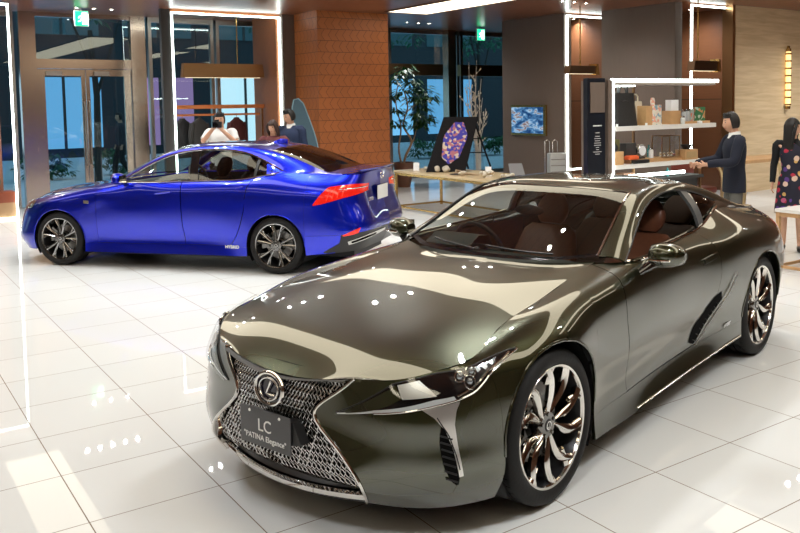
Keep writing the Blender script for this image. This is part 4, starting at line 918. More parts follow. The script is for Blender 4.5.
SPOT_W = 72
def build_lights():
    led_frame(-2.3, .02, 12.12, .0, 3.60, 'tall glowing white rectangular frame at the far left edge')
    led_frame(2.70, 4.86, 12.10, .0, 3.60, 'tall glowing white portal frame behind the blue car, around the clothes rail')
    led_frame(9.80, 10.93, 9.06, .42, 3.61, 'glowing white vertical light frame beside the wall screen', right=False)
    led_frame(10.60, 12.05, 6.56, .30, 3.62, 'glowing white light frame beside the beige stone wall', right=False, bottom=False)
    pendant_bar(3.05, 4.65, 12.6, 2.41, 2.68, 'bronze bar light hanging inside the portal above the clothes rail', rod=4.15, cap=False)
    pendant_bar(8.80, 9.47, 8.0, 2.37, 2.52, 'dark bronze bar light with brass end hanging left of the taupe pier', rod=9.13, m=mat('dark_bronze', (.10, .055, .03), .3, .8))
    pendant_bar(10.15, 10.80, 6.2, 2.37, 2.55, 'dark bronze bar light with brass end hanging by the stone wall', rod=10.32, m=mat('dark_bronze', 0))
    # ceiling light panels
    segs = [(-.55, .22, -4.5, 10.8), (6.4, 7.35, 5.0, 10.55), (6.4, 7.2, -3.4, 3.4), (2.88, 3.95, -6.0, 8.4), (-3.9, -3.2, 1.2, 10.8), (-3.9, -3.2, -7.2, -1.6), (9.9, 10.7, -3.5, 3.4), (-7.2, -6.5, -5, 8)]
    for i, (x0, x1, y0, y1) in enumerate(segs):
        cx, cy = (x0+x1)/2, (y0+y1)/2
        r = empty('ceiling_light', (cx, cy, CZ), 0, 'long cream luminous panel in the wooden ceiling', 'light', 'long luminous ceiling panels')
        if i == 1: r['label'] = 'long cream luminous ceiling panel at the top of the view, right of the orange pillar'; del r['group']
        a, b = (x1-x0)/2, (y1-y0)/2
        MB().box(-a, a, -b, b, -.012, -.004).build('diffuser', M_PANEL, r, smooth=False)
        f = MB(); f.box(-a-.03, -a, -b-.03, b+.03, -.02, -.001); f.box(a, a+.03, -b-.03, b+.03, -.02, -.001); f.box(-a, a, -b-.03, -b, -.02, -.001); f.box(-a, a, b, b+.03, -.02, -.001)
        f.build('frame', mat('panel_frame', (.10, .04, .02), .5), r, smooth=False)
    # downlights in short rows; rows at stone wall and niches are added fill light
    spots = [(.58+.195*i, 10.45) for i in range(5)]+[(1.92, 8.56), (2.08, 8.60)]
    for cx, cy in ((3.9, 8.4), (4.9, 6.0), (1.4, 5.6), (1.5, 1.2), (5.1, 1.6), (5.0, -2.0), (-1.9, 7.4), (-2.0, 2.4), (-2.0, -2.4), (1.2, -2.6), (8.6, 7.6), (8.6, 3.0), (8.3, -1.0), (12.9, 4.6), (14.6, 4.4), (11.2, 1.0), (8.3, 12.3), (1.5, 12.7), (-1.2, 12.4), (10.5, 9.9), (11.3, 7.4), (.2, 6.6), (2.2, 4.6)):
        spots += [(cx+.30*i, cy) for i in (-1, 0, 1)]
    d = MB().lathe([(.052, -.001), (.060, -.006), (.052, -.010), (.040, -.010), (.036, -.002)], 20)
    proto = None
    lab = 'small round bright downlight recessed in the wooden ceiling, some added as fill light'
    for x, y in spots:
        if proto is None:
            r = empty('downlight', (x, y, CZ), 0, lab, 'light', 'round ceiling downlights')
            d.build('bezel', mat('downlight_bezel', (.5, .48, .45), .3, .6), r)
            MB().lathe([(0, -.005), (.028, -.005)], 16).build('lamp', M_SPOT, r); proto = r
            ld = bpy.data.lights.new('lamp_beam', 'SPOT'); ld.energy = SPOT_W; ld.color = (.93, .97, 1); ld.spot_size = math.radians(150); ld.spot_blend = 1; ld.shadow_soft_size = .03
            lo = bpy.data.objects.new('lamp_beam', ld); COL.objects.link(lo); lo.parent = r; lo.location = (0, 0, -.03)
        else:
            r = tree_copy(proto); r.location = (x, y, CZ)
    # exit signs
    for (x, y, z, lb) in ((1.18, 12.8, 3.33, 'green running-man exit sign hanging above the entrance doors'), (10.12, 12.5, 3.33, 'green running-man exit sign above the window right of the plant')):
        r = empty('exit_sign', (x, y, z), 0, lb, 'sign')
        MB().box(0, .24, 0, .05, 0, .28).build('sign_body', M_WHITE, r, smooth=False)
        f = MB().box(.008, .232, -.004, 0, .008, .272).build('sign_face', M_EXIT, r, smooth=False)
        w = MB().box(.13, .215, -.007, -.004, .03, .25); w.build('door_symbol', M_EXITW, f, smooth=False)
        q = MB(); q.ball((.135, -.010, .222), (.016, .004, .016), 10)
        for a in ([(.128, .195), (.118, .13)], [(.118, .135), (.150, .10), (.158, .055)], [(.118, .135), (.095, .09), (.058, .085)], [(.128, .19), (.165, .17), (.178, .135)], [(.128, .19), (.085, .175), (.07, .14)]):
            q.tube([(u, -.010, v) for u, v in a], [.011]*len(a), 6)
        q.build('running_figure', M_EXITW, f)
        MB().tube([(.12, .025, .28), (.12, .025, CZ-z)], .01, 6).build('hanger', M_WHITE, r)
    # sconce on the stone wall
    r = empty('wall_sconce', (13.42, 6.36, 1.62), 0, 'tall brass wall sconce with glowing ribbed glass tube on the stone wall', 'light')
    MB().box(.03, .10, .03, .06, 0, 1.30).build('back_plate', M_BRASS, r, smooth=False, bevel=.005)
    MB().lathe([(.045, .05), (.05, .10), (.05, 1.15), (.045, 1.20)], 16).build('glass_tube', mat('warm_tube', (.9, .7, .35), .2, emit=(1, .68, .28), es=1.4), r)
    for i in range(8): MB().lathe([(.052, 0), (.064, .005), (.064, .03), (.052, .035)], 16, c=(0, 0, .08+i*.148)).build('ring', M_BRASS, r)
    MB().lathe([(0, 1.25), (.05, 1.24), (.05, 1.18), (0, 1.18)], 16).build('top_cap', M_BRASS, r)
    MB().lathe([(0, .0), (.05, .01), (.05, .07), (0, .07)], 16).build('bottom_cap', M_BRASS, r)
# ================================================================ furniture and goods
def thing_mesh(name, mb, m, label, cat, loc=(0, 0, 0), rz=0, group=None, **kw):
    o = mb.build(name, m, None, loc=loc, rot=(0, 0, rz), **kw); return tag(o, label, cat, group)
SX, SY = 5.08, 3.30           # left end and front line of the shelf unit
def build_shelf():
    x1 = 7.03
    # the unit: end panel, three boards, glowing rim
    r = empty('shelf_unit', (SX, SY, 0), 0, 'white open shelf unit edged with a glowing white line, full of goods', 'shelf')
    L = x1-SX
    MB().box(-.10, -.03, 0, .45, 0, 2.10).build('end_panel', M_TAUPE, r, smooth=False)
    MB().box(-.03, L, .02, .45, 1.49, 1.545).build('shelf_board', M_WTABLE, r, smooth=False)
    MB().box(-.03, L-.22, .02, .45, 1.03, 1.08).build('shelf_board', M_WTABLE, r, smooth=False)
    MB().box(-.03, L-.02, .02, .45, 2.04, 2.08).build('top_board', M_TAUPE, r, smooth=False)
    MB().box(-.03, L-.25, .02, .45, .84, .88).build('lower_board', M_DGREY, r, smooth=False)
    b = MB(); b.box(-.03, L-.30, .08, .42, .05, .84); b.build('base_cabinet', M_DGREY, r, smooth=False)
    for x in (.78, ): MB().box(x, x+.02, .40, .43, .88, 2.04).build('upright', M_BRONZE, r, smooth=False)
    for x in (L-.28, ): MB().box(x, x+.02, .05, .08, .0, 1.03).build('upright', M_BRONZE, r, smooth=False)
    MB().box(-.03, L+.02, .0, .03, 2.075, 2.115).box(-.03, .005, 0, .03, .95, 2.075).box(-.03, 1.3, 0, .03, .92, .955).build('led_edge', M_LED, r, smooth=False)
    MB().box(.02, .5, .12, .3, 2.025, 2.04).build('shelf_lamp', M_LED, r, smooth=False)
    # information stand
    s = empty('info_stand', (SX-.27, SY-.02, 0), 0, 'black information stand with lines of white text left of the shelf', 'sign')
    MB().box(-.16, .13, .03, .10, 0, 2.12).build('panel', mat('stand_black', (.008, .010, .016), .3), s, smooth=False, bevel=.003)
    MB().box(-.12, .115, .02, .03, 1.72, 2.07).build('top_panel', M_TAUPE, s, smooth=False)
    t = MB(); rnd = random.Random(3)
    for i, (z, w, h) in enumerate([(1.56, .07, .014), (1.55-.07, .03, .008)]+[(1.44-.026*k, .02+.055*rnd.random(), .006) for k in range(9)]):
        x = -w
        while x < w:
            q = .008+.02*rnd.random(); t.box(x, min(x+q, w), .026, .03, z, z+h); x += q+.006
    t.build('lettering', M_TEXT, s, smooth=False)
    # goods on the upper board (top z 1.43)
    U = 1.545; Y0 = SY+.16
    def T(name, lab, cat, mb, m, x, z=U, y=Y0, rz=0, **kw): return thing_mesh(name, mb, m, lab, cat, (SX+x, y, z), rz, **kw)
    # black tote bag
    r = empty('tote_bag', (SX+.32, Y0, U), .12, 'large black leather tote bag with handles on the upper shelf', 'bag')
    lb = mat('black_hide', (.018, .017, .017), .45, bump=(30, .2)); rows = []
    for t in lin(0, 1, 9):
        w = .245-.035*t; d = .075*(1-.75*t)+.004; rows.append([(w*abs(math.cos(a))**.35*np.sign(math.cos(a)), d*abs(math.sin(a))**.6*np.sign(math.sin(a)), .40*t) for a in lin(0, 2*PI, 25)[:-1]])
    m = MB().grid(np.array(rows), close=True); m.add(rows[0], [tuple(range(24))]); m.build('bag_body', lb, r)
    for y in (-.012, .012): MB().tube([(-.09, y, .37), (-.088, y, .43), (-.06, y*2, .49), (0, y*2.5, .52), (.05, y*2, .49), (.078, y, .43), (.08, y, .37)], .010, 8).build('handle', lb, r)
    MB().tube([(-.10, -.06, .30), (0, -.045, .31), (.10, -.06, .30)], .006, 6).build('strap', lb, r)
    T('price_card', 'tiny white card at the foot of the black tote bag', 'card', MB().box(-.02, .02, -.002, .002, 0, .03), M_WHITE, .10, y=SY+.05)
    T('price_card', 'tiny white card right of the black tote bag', 'card', MB().box(-.02, .02, -.002, .002, 0, .03), M_WHITE, .62, y=SY+.05)
    # white frame-handled case behind
    r = empty('carry_case', (SX+.64, Y0+.12, U), 0, 'cream carry case with a rounded handle behind the oak box', 'case')
    MB().box(-.11, .11, -.05, .05, 0, .30).build('case_body', mat('cream_plastic', (.62, .55, .42), .4), r, bevel=.015)
    MB().tube([(-.08, 0, .29), (-.08, 0, .36), (-.05, 0, .385), (.05, 0, .385), (.08, 0, .36), (.08, 0, .29)], .010, 8).build('handle', mat('cream_plastic', 0), r)
    T('display_block', 'tall light oak block beside the cream carry case', 'box', MB().box(-.055, .055, -.08, .08, 0, .24), M_OAK, .71, smooth=False)
    # patterned bag with knotted top
    pm = surf_mat('dotted_paper', lambda T_, p, mp: pattern_dots(T_, p, mp, (.72, .66, .55), (.75, .35, .25), (.25, .40, .45), 30))
    rows = [[(w*abs(math.cos(a))**.5*np.sign(math.cos(a)), d*math.sin(a), z) for a in lin(0, 2*PI, 17)[:-1]] for z, w, d in ((0, .065, .04), (.14, .06, .04), (.20, .042, .03), (.25, .03, .02), (.30, .042, .015), (.34, .03, .01))]
    m = MB().grid(np.array(rows), close=True); m.add(rows[0], [tuple(range(16))]); m.add(rows[-1], [tuple(range(16))]); T('gift_bag', 'patterned cream bag gathered at the top on the upper shelf', 'bag', m, pm, .86)
    T('paper_packet', 'upright packet with red and blue speckles beside the gathered bag', 'packet', MB().box(-.05, .05, -.02, .02, 0, .25), pm, .98, y=Y0+.02, smooth=False)
    T('display_block', 'low light oak block under the white box', 'box', MB().box(-.10, .10, -.07, .07, 0, .17), M_OAK, 1.22, smooth=False)
    T('gift_box', 'plain white box standing on a low oak block', 'box', MB().box(-.07, .07, -.05, .05, 0, .14), M_WHITE, 1.23, z=U+.17, smooth=False, bevel=.004)
    # jars
    def jar(x, lab, h, c, z=U, y=Y0-.03):
        r = empty('jar', (SX+x, y, z), 0, lab, 'jar'); MB().lathe([(0, 0), (.028, 0), (.03, .01), (.03, h*.7), (.022, h*.8), (.022, h*.85), (0, h*.85)], 18).build('jar_body', c, r)
        MB().lathe([(0, h*.85), (.024, h*.85), (.024, h), (0, h)], 18).build('lid', M_BADGE, r)
    T('wooden_tray', 'thin light oak board running under the jars and cards', 'tray', MB().box(-.17, .40, -.08, .06, 0, .03), M_OAK, 1.50, smooth=False, y=Y0)
    jar(1.32, 'small clear jar in front of the white box', .10, mat('pale_glass', (.6, .62, .6), .15), y=Y0-.10)
    jar(1.43, 'left one of two silver-lidded jars on the thin oak board', .15, mat('grey_jar', (.45, .47, .48), .2), z=U+.03)
    jar(1.50, 'right one of two silver-lidded jars on the thin oak board', .16, mat('grey_jar', 0), z=U+.03)
    gm = surf_mat('mosaic_card', lambda T_, p, mp: pattern_dots(T_, p, mp, (.30, .36, .32), (.55, .12, .06), (.55, .50, .40), 18))
    T('picture_card', 'square grey and red patterned card leaning beside the jars', 'card', MB().box(-.06, .06, -.01, .01, 0, .16), gm, 1.62, z=U+.03, rz=.3, smooth=False)
    g2 = surf_mat('green_print', lambda T_, p, mp: pattern_dots(T_, p, mp, (.03, .16, .06), (.45, .55, .45), (.55, .25, .1), 26))
    T('picture_card', 'green patterned card at the right end of the upper shelf', 'card', MB().box(-.08, .08, -.01, .01, 0, .18), g2, 1.79, z=U+.03, rz=-.2, smooth=False)
    T('soap_dish', 'tiny white dish in front of the green card', 'dish', MB().lathe([(0, 0), (.03, 0), (.035, .02), (.03, .03), (0, .03)], 14), M_WHITE, 1.66, y=SY+.06)
    # lower board (top z .975)
    L0 = 1.08
    T('display_block', 'light oak block at the left end of the lower shelf', 'box', MB().box(-.10, .10, -.09, .09, 0, .16), M_OAK, .14, z=L0, smooth=False)
    T('long_tray', 'long light oak tray on the lower shelf', 'tray', MB().box(-.50, .50, -.08, .10, 0, .05), M_OAK, .90, z=L0, y=Y0+.03, smooth=False)
    T('storage_box', 'olive green boxy case on the lower shelf behind the black disc', 'box', MB().box(-.10, .10, -.06, .06, 0, .15), mat('olive_case', (.11, .10, .035), .5), .13, z=L0+.16, y=Y0+.02, bevel=.02)
    T('round_speaker', 'small black round disc speaker in front of the olive case', 'speaker', MB().lathe([(0, -.02), (.045, -.02), (.05, -.01), (.05, .015), (.03, .018), (0, .012)], 20, ax='y', c=(0, 0, .05)), M_BLACK, .10, z=L0+.16, y=Y0-.065)
    T('storage_box', 'dark grey box standing at the back of the lower shelf', 'box', MB().box(-.09, .09, -.06, .06, 0, .20), M_DGREY, .46, z=L0+.05, y=Y0+.05, bevel=.008)
    T('folded_cloth', 'bright orange folded cloth on the lower shelf', 'cloth', MB().box(-.09, .09, -.05, .05, 0, .05), mat('orange_cloth', (.75, .12, .03), .7), .42, z=L0+.05, y=Y0-.05, bevel=.02)
    T('pencil_case', 'long black case lying in front of the orange cloth', 'case', MB().box(-.14, .14, -.03, .03, 0, .045), M_BLACK, .54, z=L0, y=SY+.07, bevel=.015)
    r = empty('table_clock', (SX+.64, Y0, L0+.05), 0, 'small chrome table clock with round dial on the lower shelf', 'clock')
    MB().lathe([(0, -.03), (.07, -.03), (.08, -.02), (.08, .02), (0, .02)], 24, ax='y', c=(0, 0, .10)).build('case', M_SATIN, r)
    MB().lathe([(0, -.033), (.062, -.033)], 24, ax='y', c=(0, 0, .10)).build('dial', M_WHITE, r); MB().box(-.05, .05, -.03, .03, 0, .025).build('foot', M_SATIN, r)
    jar(.80, 'short white-capped jar beside the table clock', .13, mat('white_jar', (.7, .68, .64), .3), z=L0+.05)
    # glass case with trinkets
    r = empty('glass_case', (SX+1.14, Y0+.02, L0+.05), 0, 'clear glass display case with bronze edges on the lower shelf', 'case')
    e = MB()
    for x in (-.17, .17):
        for y in (-.08, .08): e.box(x-.005, x+.005, y-.005, y+.005, 0, .27)
    for z in (.0, .265):
        for y in (-.08, .08): e.box(-.17, .17, y-.005, y+.005, z, z+.008)
    e.build('case_edges', M_BRONZE, r, smooth=False); MB().box(-.168, .168, -.078, .078, .009, .262).build('case_glass', M_CLEAR, r, smooth=False)
    for i, x in enumerate((-.10, -.03, .05, .11)):
        T('trinket', ['silver trinket at the left end inside the glass case', 'second silver trinket from the left inside the glass case', 'third silver trinket from the left inside the glass case', 'silver trinket at the right end inside the glass case'][i], 'ornament', MB().lathe([(0, 0), (.02, 0), (.008, .015), (.018, .035), (.0, .055)], 12), M_CHROME, 1.14+x, z=L0+.06, y=Y0+.02)
    r = empty('desk_box', (SX+1.50, Y0-.02, L0), 0, 'light oak box with an inset panel and dark bowl on top', 'box')
    MB().box(-.13, .13, -.08, .08, 0, .13).build('box_body', M_OAK, r, smooth=False, bevel=.004); MB().box(-.10, .10, -.084, -.08, .025, .105).build('inset_panel', mat('tan_inset', (.42, .28, .13), .6), r, smooth=False)
    T('bowl', 'dark bowl standing on the oak box by the man\'s hand', 'bowl', MB().lathe([(0, 0), (.04, 0), (.045, .01), (.085, .06), (.08, .062), (.035, .018), (0, .016)], 22), M_BLACK, 1.49, z=L0+.13, y=Y0-.02)
    T('bottle', 'small bottle with cap at the back of the lower shelf between clock and glass case', 'bottle', MB().lathe([(0, 0), (.02, 0), (.022, .10), (.01, .13), (.01, .16), (0, .16)], 14), mat('teal_glass', (.05, .25, .25), .15), .88, z=L0+.05, y=Y0+.08)
    # under the lower board
    T('storage_box', 'brown box on the dark bottom board under the lower shelf', 'box', MB().box(-.10, .10, -.08, .08, 0, .09), mat('brown_box', (.22, .10, .05), .5), .35, z=.88, smooth=False)
    T('bottle', 'small teal bottle on the dark bottom board', 'bottle', MB().lathe([(0, 0), (.025, 0), (.027, .07), (.01, .09), (.01, .11), (0, .11)], 14), mat('teal_glass', 0), 1.15, z=.88)

def pattern_dots(T, p, mp, base, c1, c2, sc):
    v = T.n('TexVoronoi'); v.inputs['Scale'].default_value = sc; T.l(mp.outputs[0], v.inputs['Vector'])
    cr = T.n('ValToRGB'); cr.color_ramp.interpolation = 'CONSTANT'; e = cr.color_ramp.elements; sp = T.n('SeparateColor'); T.l(v.outputs['Color'], sp.inputs[0])
    e[0].color = rgba(base); e[1].position = .55; e[1].color = rgba(c1); n = e.new(.78); n.color = rgba(c2)
    T.l(sp.outputs[0], cr.inputs[0]); T.l(cr.outputs[0], p.inputs['Base Color']); p.inputs['Roughness'].default_value = .6

def frame_table(name, x0, x1, y0, y1, h, label, top, leg, panel=None):
    cx, cy = (x0+x1)/2, (y0+y1)/2; a, b = (x1-x0)/2, (y1-y0)/2
    r = empty(name, (cx, cy, 0), 0, label, 'table')
    MB().box(-a, a, -b, b, h-.035, h).build('tabletop', top, r, smooth=False, bevel=.003)
    for sx in (-1, 1):
        for sy in (-1, 1): x, y = sx*(a-.03), sy*(b-.03); MB().box(x-.02, x+.02, y-.02, y+.02, 0, h-.035).build('leg', leg, r, smooth=False)
    m = MB()
    for sx in (-1, 1): x = sx*(a-.03); m.box(x-.012, x+.012, -b+.05, b-.05, .03, .06); m.box(x-.012, x+.012, -b+.05, b-.05, h-.08, h-.035)
    for sy in (-1, 1): y = sy*(b-.03); m.box(-a+.05, a-.05, y-.012, y+.012, .03, .06); m.box(-a+.05, a-.05, y-.012, y+.012, h-.08, h-.035)
    m.build('rails', leg, r, smooth=False)
    return r
def tree_mesh(pts_rad, n=7):
    m = MB()
    for pts, r in pts_rad: m.tube(pts, list(np.linspace(r[0], r[1], len(pts))), n)
    return m
def leaf_cloud(centres, n, size, seed, spread=.22, droop=.3):
    rnd = random.Random(seed); m = MB()
    for c in centres:
        for _ in range(n):
            th = rnd.uniform(0, 2*PI); el = rnd.uniform(-.7, .9); rr = rnd.uniform(.15, 1)*spread
            b = Vector(c)+Vector((math.cos(th)*math.cos(el), math.sin(th)*math.cos(el), math.sin(el)*.6))*rr
            d = Vector((math.cos(th), math.sin(th), rnd.uniform(-.8, .3)-droop)).normalized(); s = d.cross(Vector((0, 0, 1))).normalized(); l = size*rnd.uniform(.7, 1.3); w = l*.2
            p = [b, b+d*l*.5+s*w, b+d*l-Vector((0, 0, l*.15)), b+d*l*.5-s*w]
            m.add([tuple(q) for q in p], [(0, 1, 2, 3)])
    return m

def build_furniture():
    t = frame_table('display_table', 5.52, 6.55, 5.6, 8.98, .68, 'long display table with brass frame legs and pale top between the two cars', mat('pale_table', (.50, .38, .22), .25), M_BRASS)
    # easel board with oval flower picture
    r = empty('display_board', (6.10, 7.90, .68), -.62, 'black A-shaped display board with an oval purple flower picture on the table', 'board')
    b = MB().add([(-.46, -.02, 0), (.14, -.02, 0), (.36, .20, .86), (-.18, .20, .86), (-.46, .01, 0), (.14, .01, 0), (.36, .23, .86), (-.18, .23, .86)], [(0, 1, 2, 3), (7, 6, 5, 4), (0, 4, 5, 1), (1, 5, 6, 2), (2, 6, 7, 3), (3, 7, 4, 0)])
    b.v = [(x*1.12, y, z*1.08) for x, y, z in b.v]; b.build('board', mat('board_black', (.006, .005, .006), .7, spec=.2), r, smooth=False)
    fm = surf_mat('flower_print', lambda T_, p, mp: pattern_dots(T_, p, mp, (.035, .025, .33), (.40, .13, .16), (.60, .48, .36), 26))
    ov = MB(); pts = []
    for a in lin(0, 2*PI, 41)[:-1]:
        x, s = .195*math.cos(a)*(1+.06*math.sin(5*a)), .35*math.sin(a)*(1+.05*math.sin(7*a))+.50; t_ = s/.93
        pts.append((x+.25*t_-.16, -.024+.22*t_, s))
    ov.add(pts, [tuple(range(40))]); ov.build('flower_picture', fm, r)
    rung = MB()
    for sx in (.28, .46): rung.box(sx, sx+.03, .42, .45, 0, .02)
    lg = MB(); lg.tube([(.33, .22, .84), (.62, .40, .01)], .018, 6); lg.tube([(.0, .23, .84), (.22, .52, .01)], .018, 6)
    for q in (.35, .65): lg.tube([(.33+.29*q, .22+.18*q, .84-.83*q), (.0+.22*q, .23+.29*q, .84-.83*q)], .010, 6)
    lg.build('rear_stand', mat('board_black', 0), r)
    def T(name, lab, cat, mb, m, x, y, rz=0, z=.68, **kw): return thing_mesh(name, mb, m, lab, cat, (x, y, z), rz, **kw)
    T('price_card', 'white card standing at the far left end of the display table', 'card', MB().add([(-.05, 0, 0), (.05, 0, 0), (.05, .03, .14), (-.05, .03, .14), (-.05, .06, 0), (.05, .06, 0)], [(0, 1, 2, 3), (3, 2, 5, 4)]), M_WHITE, 5.75, 8.6, -.7, smooth=False)
    T('price_card', 'white card standing in front of the black display board', 'card', MB().add([(-.05, 0, 0), (.05, 0, 0), (.05, .03, .14), (-.05, .03, .14), (-.05, .06, 0), (.05, .06, 0)], [(0, 1, 2, 3), (3, 2, 5, 4)]), M_WHITE, 6.05, 6.95, -.7, smooth=False)
    T('tilted_card', 'large grey card on a sloping stand at the near end of the display table', 'card', MB().add([(-.12, 0, 0), (.12, 0, 0), (.09, .13, .20), (-.13, .13, .20), (-.12, .02, 0), (.12, .02, 0)], [(0, 1, 2, 3), (3, 2, 5, 4), (0, 4, 5, 1)]), mat('grey_card', (.20, .20, .21), .3), 6.25, 6.45, -.5, smooth=False)
    rnd = random.Random(5)
    for i, (x, y, s, lab) in enumerate(((5.78, 8.25, .09, 'knobbly beige coral lump at the left of the display table'), (5.85, 7.95, .12, 'larger white coral lump left of the display board'), (5.80, 7.25, .08, 'small pale shell lump below the flower picture'), (5.85, 6.75, .10, 'grey-white coral lump beside the middle card'), (5.85, 6.2, .09, 'white shell lump at the near end of the display table'))):
        m = MB()
        for k in range(7): m.ball((rnd.uniform(-s, s)*.8, rnd.uniform(-s, s)*.7, s*.35+rnd.uniform(0, s*.4)), (s*.4, s*.38, s*.35), 8)
        T('coral', lab, 'ornament', m, mat('coral_white', (.50, .45, .36), .7, bump=(40, .4)), x, y)
    for i, (x, y, rz, lab) in enumerate(((5.95, 7.60, .5, 'curved driftwood stick lying before the display board'), (5.72, 7.0, -.3, 'dark twig lying at the table edge below the flower picture'))):
        T('driftwood', lab, 'ornament', MB().tube([(-.16, 0, .015), (-.06, .03, .05), (.05, .0, .03), (.16, .02, .015)], [.012, .02, .016, .008], 7), mat('driftwood', (.28, .20, .12) if i == 0 else (.1, .07, .05), .7), x, y, rz)
    T('black_tray', 'flat black tray on the table at the foot of the display board', 'tray', MB().box(-.16, .16, -.10, .10, 0, .015), M_BLACK, 5.85, 7.42, .1, smooth=False)
    # tall bundle of pale branches
    r = empty('branch_vase', (8.35, 10.2, 0), 0, 'tall glass vase of bare silvery branches behind the display table', 'vase')
    MB().lathe([(0, .01), (.10, .01), (.11, .03), (.10, .8), (.11, 1.0)], 20).build('vase', M_CLEAR, r)
    rnd = random.Random(11); m = MB(); lv = MB()
    for k in range(11):
        a = rnd.uniform(0, 2*PI); R_ = rnd.uniform(.04, .28); h = rnd.uniform(1.7, 2.75); pts = [(.04*math.cos(a), .04*math.sin(a), .03), (.07*math.cos(a), .07*math.sin(a), 1.0), (R_*math.cos(a), R_*math.sin(a), h*.75), (R_*1.3*math.cos(a)+.05, R_*1.3*math.sin(a), h)]
        m.tube([tuple(p) for p in curve(pts, 9)], list(np.linspace(.014, .005, 9)), 6)
        for q in range(4):
            t = rnd.uniform(.55, .95); b = Vector(curve(pts, 20)[int(t*19)]); d = Vector((rnd.uniform(-1, 1), rnd.uniform(-1, 1), .9)).normalized()*rnd.uniform(.12, .3)
            m.tube([tuple(b), tuple(b+d)], [.006, .002], 5)
            for w in range(5): c = b+d*rnd.random(); lv.ball(c, (.014, .014, .02), 6)
    m.build('branches', mat('silver_bark', (.42, .38, .34), .5), r); tag(lv.build('seed_heads', mat('seed_cream', (.52, .44, .34), .8), r), kind='stuff')
    # potted tree
    r = empty('potted_tree', (7.72, 12.1, 0), 0, 'leafy indoor tree with curved trunks in a tapered brown pot', 'plant')
    MB().lathe([(0, .0), (.14, 0), (.24, .52), (.25, .55), (.22, .55), (.20, .50), (0, .50)], 28).build('pot', mat('brown_pot', (.16, .07, .04), .5), r)
    MB().lathe([(0, .505), (.205, .505)], 20).build('soil', mat('soil', (.03, .02, .015), .95), r)
    tr = tree_mesh([([tuple(p) for p in curve([(0, 0, .5), (.10, .02, .75), (.22, .0, 1.0), (.02, .02, 1.35), (.12, 0, 1.7), (.05, 0, 2.1)], 16)], (.028, .014)), ([tuple(p) for p in curve([(-.04, .02, .5), (-.12, 0, .9), (-.02, .05, 1.3), (-.16, .02, 1.8), (-.1, 0, 2.3)], 14)], (.022, .010)), ([tuple(p) for p in curve([(.02, 0, .6), (.25, 0, 1.0), (.42, .05, 1.35)], 8)], (.016, .008)), ([tuple(p) for p in curve([(.1, 0, 1.65), (.4, 0, 1.85), (.6, 0, 1.9)], 8)], (.012, .006))])
    tr.build('trunk', mat('pale_trunk', (.33, .20, .11), .7), r)
    cs = [(-.25, 0, 2.35), (0, .1, 2.45), (.25, 0, 2.3), (.5, .05, 2.15), (.72, 0, 1.98), (.35, 0, 1.95), (.05, 0, 2.1), (-.3, 0, 2.0), (-.15, .1, 1.7), (.55, .1, 1.75), (.3, -.1, 1.6), (.45, 0, 1.4), (-.25, 0, 1.45), (.62, 0, 1.5), (.15, .1, 2.6)]
    leaf_cloud(cs, 46, .17, 4, .26).build('foliage', mat('tree_leaf', (.025, .075, .022), .45), r)
    # suitcase on a low plinth by the pier
    thing_mesh('plinth', MB().box(-.3, .3, -.25, .25, 0, .34), M_DGREY, 'low dark plinth under the silver suitcase', 'plinth', (9.02, 8.55, 0), 0, smooth=False)
    r = empty('suitcase', (9.02, 8.55, .34), -.4, 'pale silver trolley suitcase with raised handles by the taupe pier', 'suitcase')
    MB().box(-.17, .17, -.11, .11, .03, .50).build('shell', mat('silver_case', (.50, .50, .48), .3, .3), r, bevel=.03)
    for z in (.14, .26, .38): MB().box(-.155, .155, -.118, -.108, z-.006, z+.006).build('rib', M_SATIN, r)
    for x in (-.22, -.06): MB().tube([(x, .06, .1), (x, .06, .72), (x+.05, .06, .76), (x+.10, .06, .72), (x+.10, .06, .1)], .009, 6).build('handle', M_SATIN, r)
    for x in (-.13, .13): MB().lathe([(0, -.012), (.025, -.012), (.025, .012), (0, .012)], 12, ax='y', c=(x, -.06, .025)).build('wheel', M_BLACK, r)
    # wall screen on the pier
    r = empty('wall_screen', (9.75, 10.20, 1.45), 0, 'gold-framed wall screen showing a bluish room on the taupe pier', 'screen')
    MB().box(-.05, 0, -.58, .56, -.33, .33).build('frame', M_BRASS, r, smooth=False, bevel=.004)
    sm = surf_mat('screen_picture', screen_pic); MB().box(-.058, -.05, -.50, .53, -.28, .28).build('display', sm, r, smooth=False)
    # right-hand white table
    t = frame_table('white_table', 5.78, 7.3, .15, 1.62, .67, 'white-topped table with light wooden frame legs at the right edge', M_WTABLE, M_OAK)
    thing_mesh('oak_block', MB().box(-.10, .10, -.10, .10, 0, .12), M_OAK, 'small oak block on the white table at the right edge', 'box', (6.22, 1.02, .67), 0, smooth=False)
    thing_mesh('notebook', MB().box(-.12, .12, -.09, .09, 0, .012), mat('grey_book', (.35, .34, .33), .5), 'flat grey notebook lying on the white table', 'book', (6.1, 1.33, .67), .3, smooth=False)
    # high counter with a curved brass leg and a red-brown chair behind the people
    r = empty('high_table', (9.0, 4.1, 0), 0, 'high oak-topped table with curved brass legs between the man and woman', 'table')
    MB().box(-.75, 1.2, -.3, .3, .90, .95).build('tabletop', M_OAK, r, smooth=False, bevel=.006)
    for x in (-.62, .9):
        for y in (-.2, .2): MB().tube([tuple(p) for p in curve([(x-.10, y, .90), (x+.06, y, .78), (x+.12, y, .5), (x, y, .0)], 10)], .03, 8, flat=(1, .7)).build('leg', mat('pale_brass', (.60, .45, .24), .3, 1), r)
    r = empty('armchair', (8.4, 4.75, 0), 0, 'dark red-brown chair behind the high table, beside the man', 'chair')
    cm = mat('red_brown_leather', (.16, .03, .018), .45)
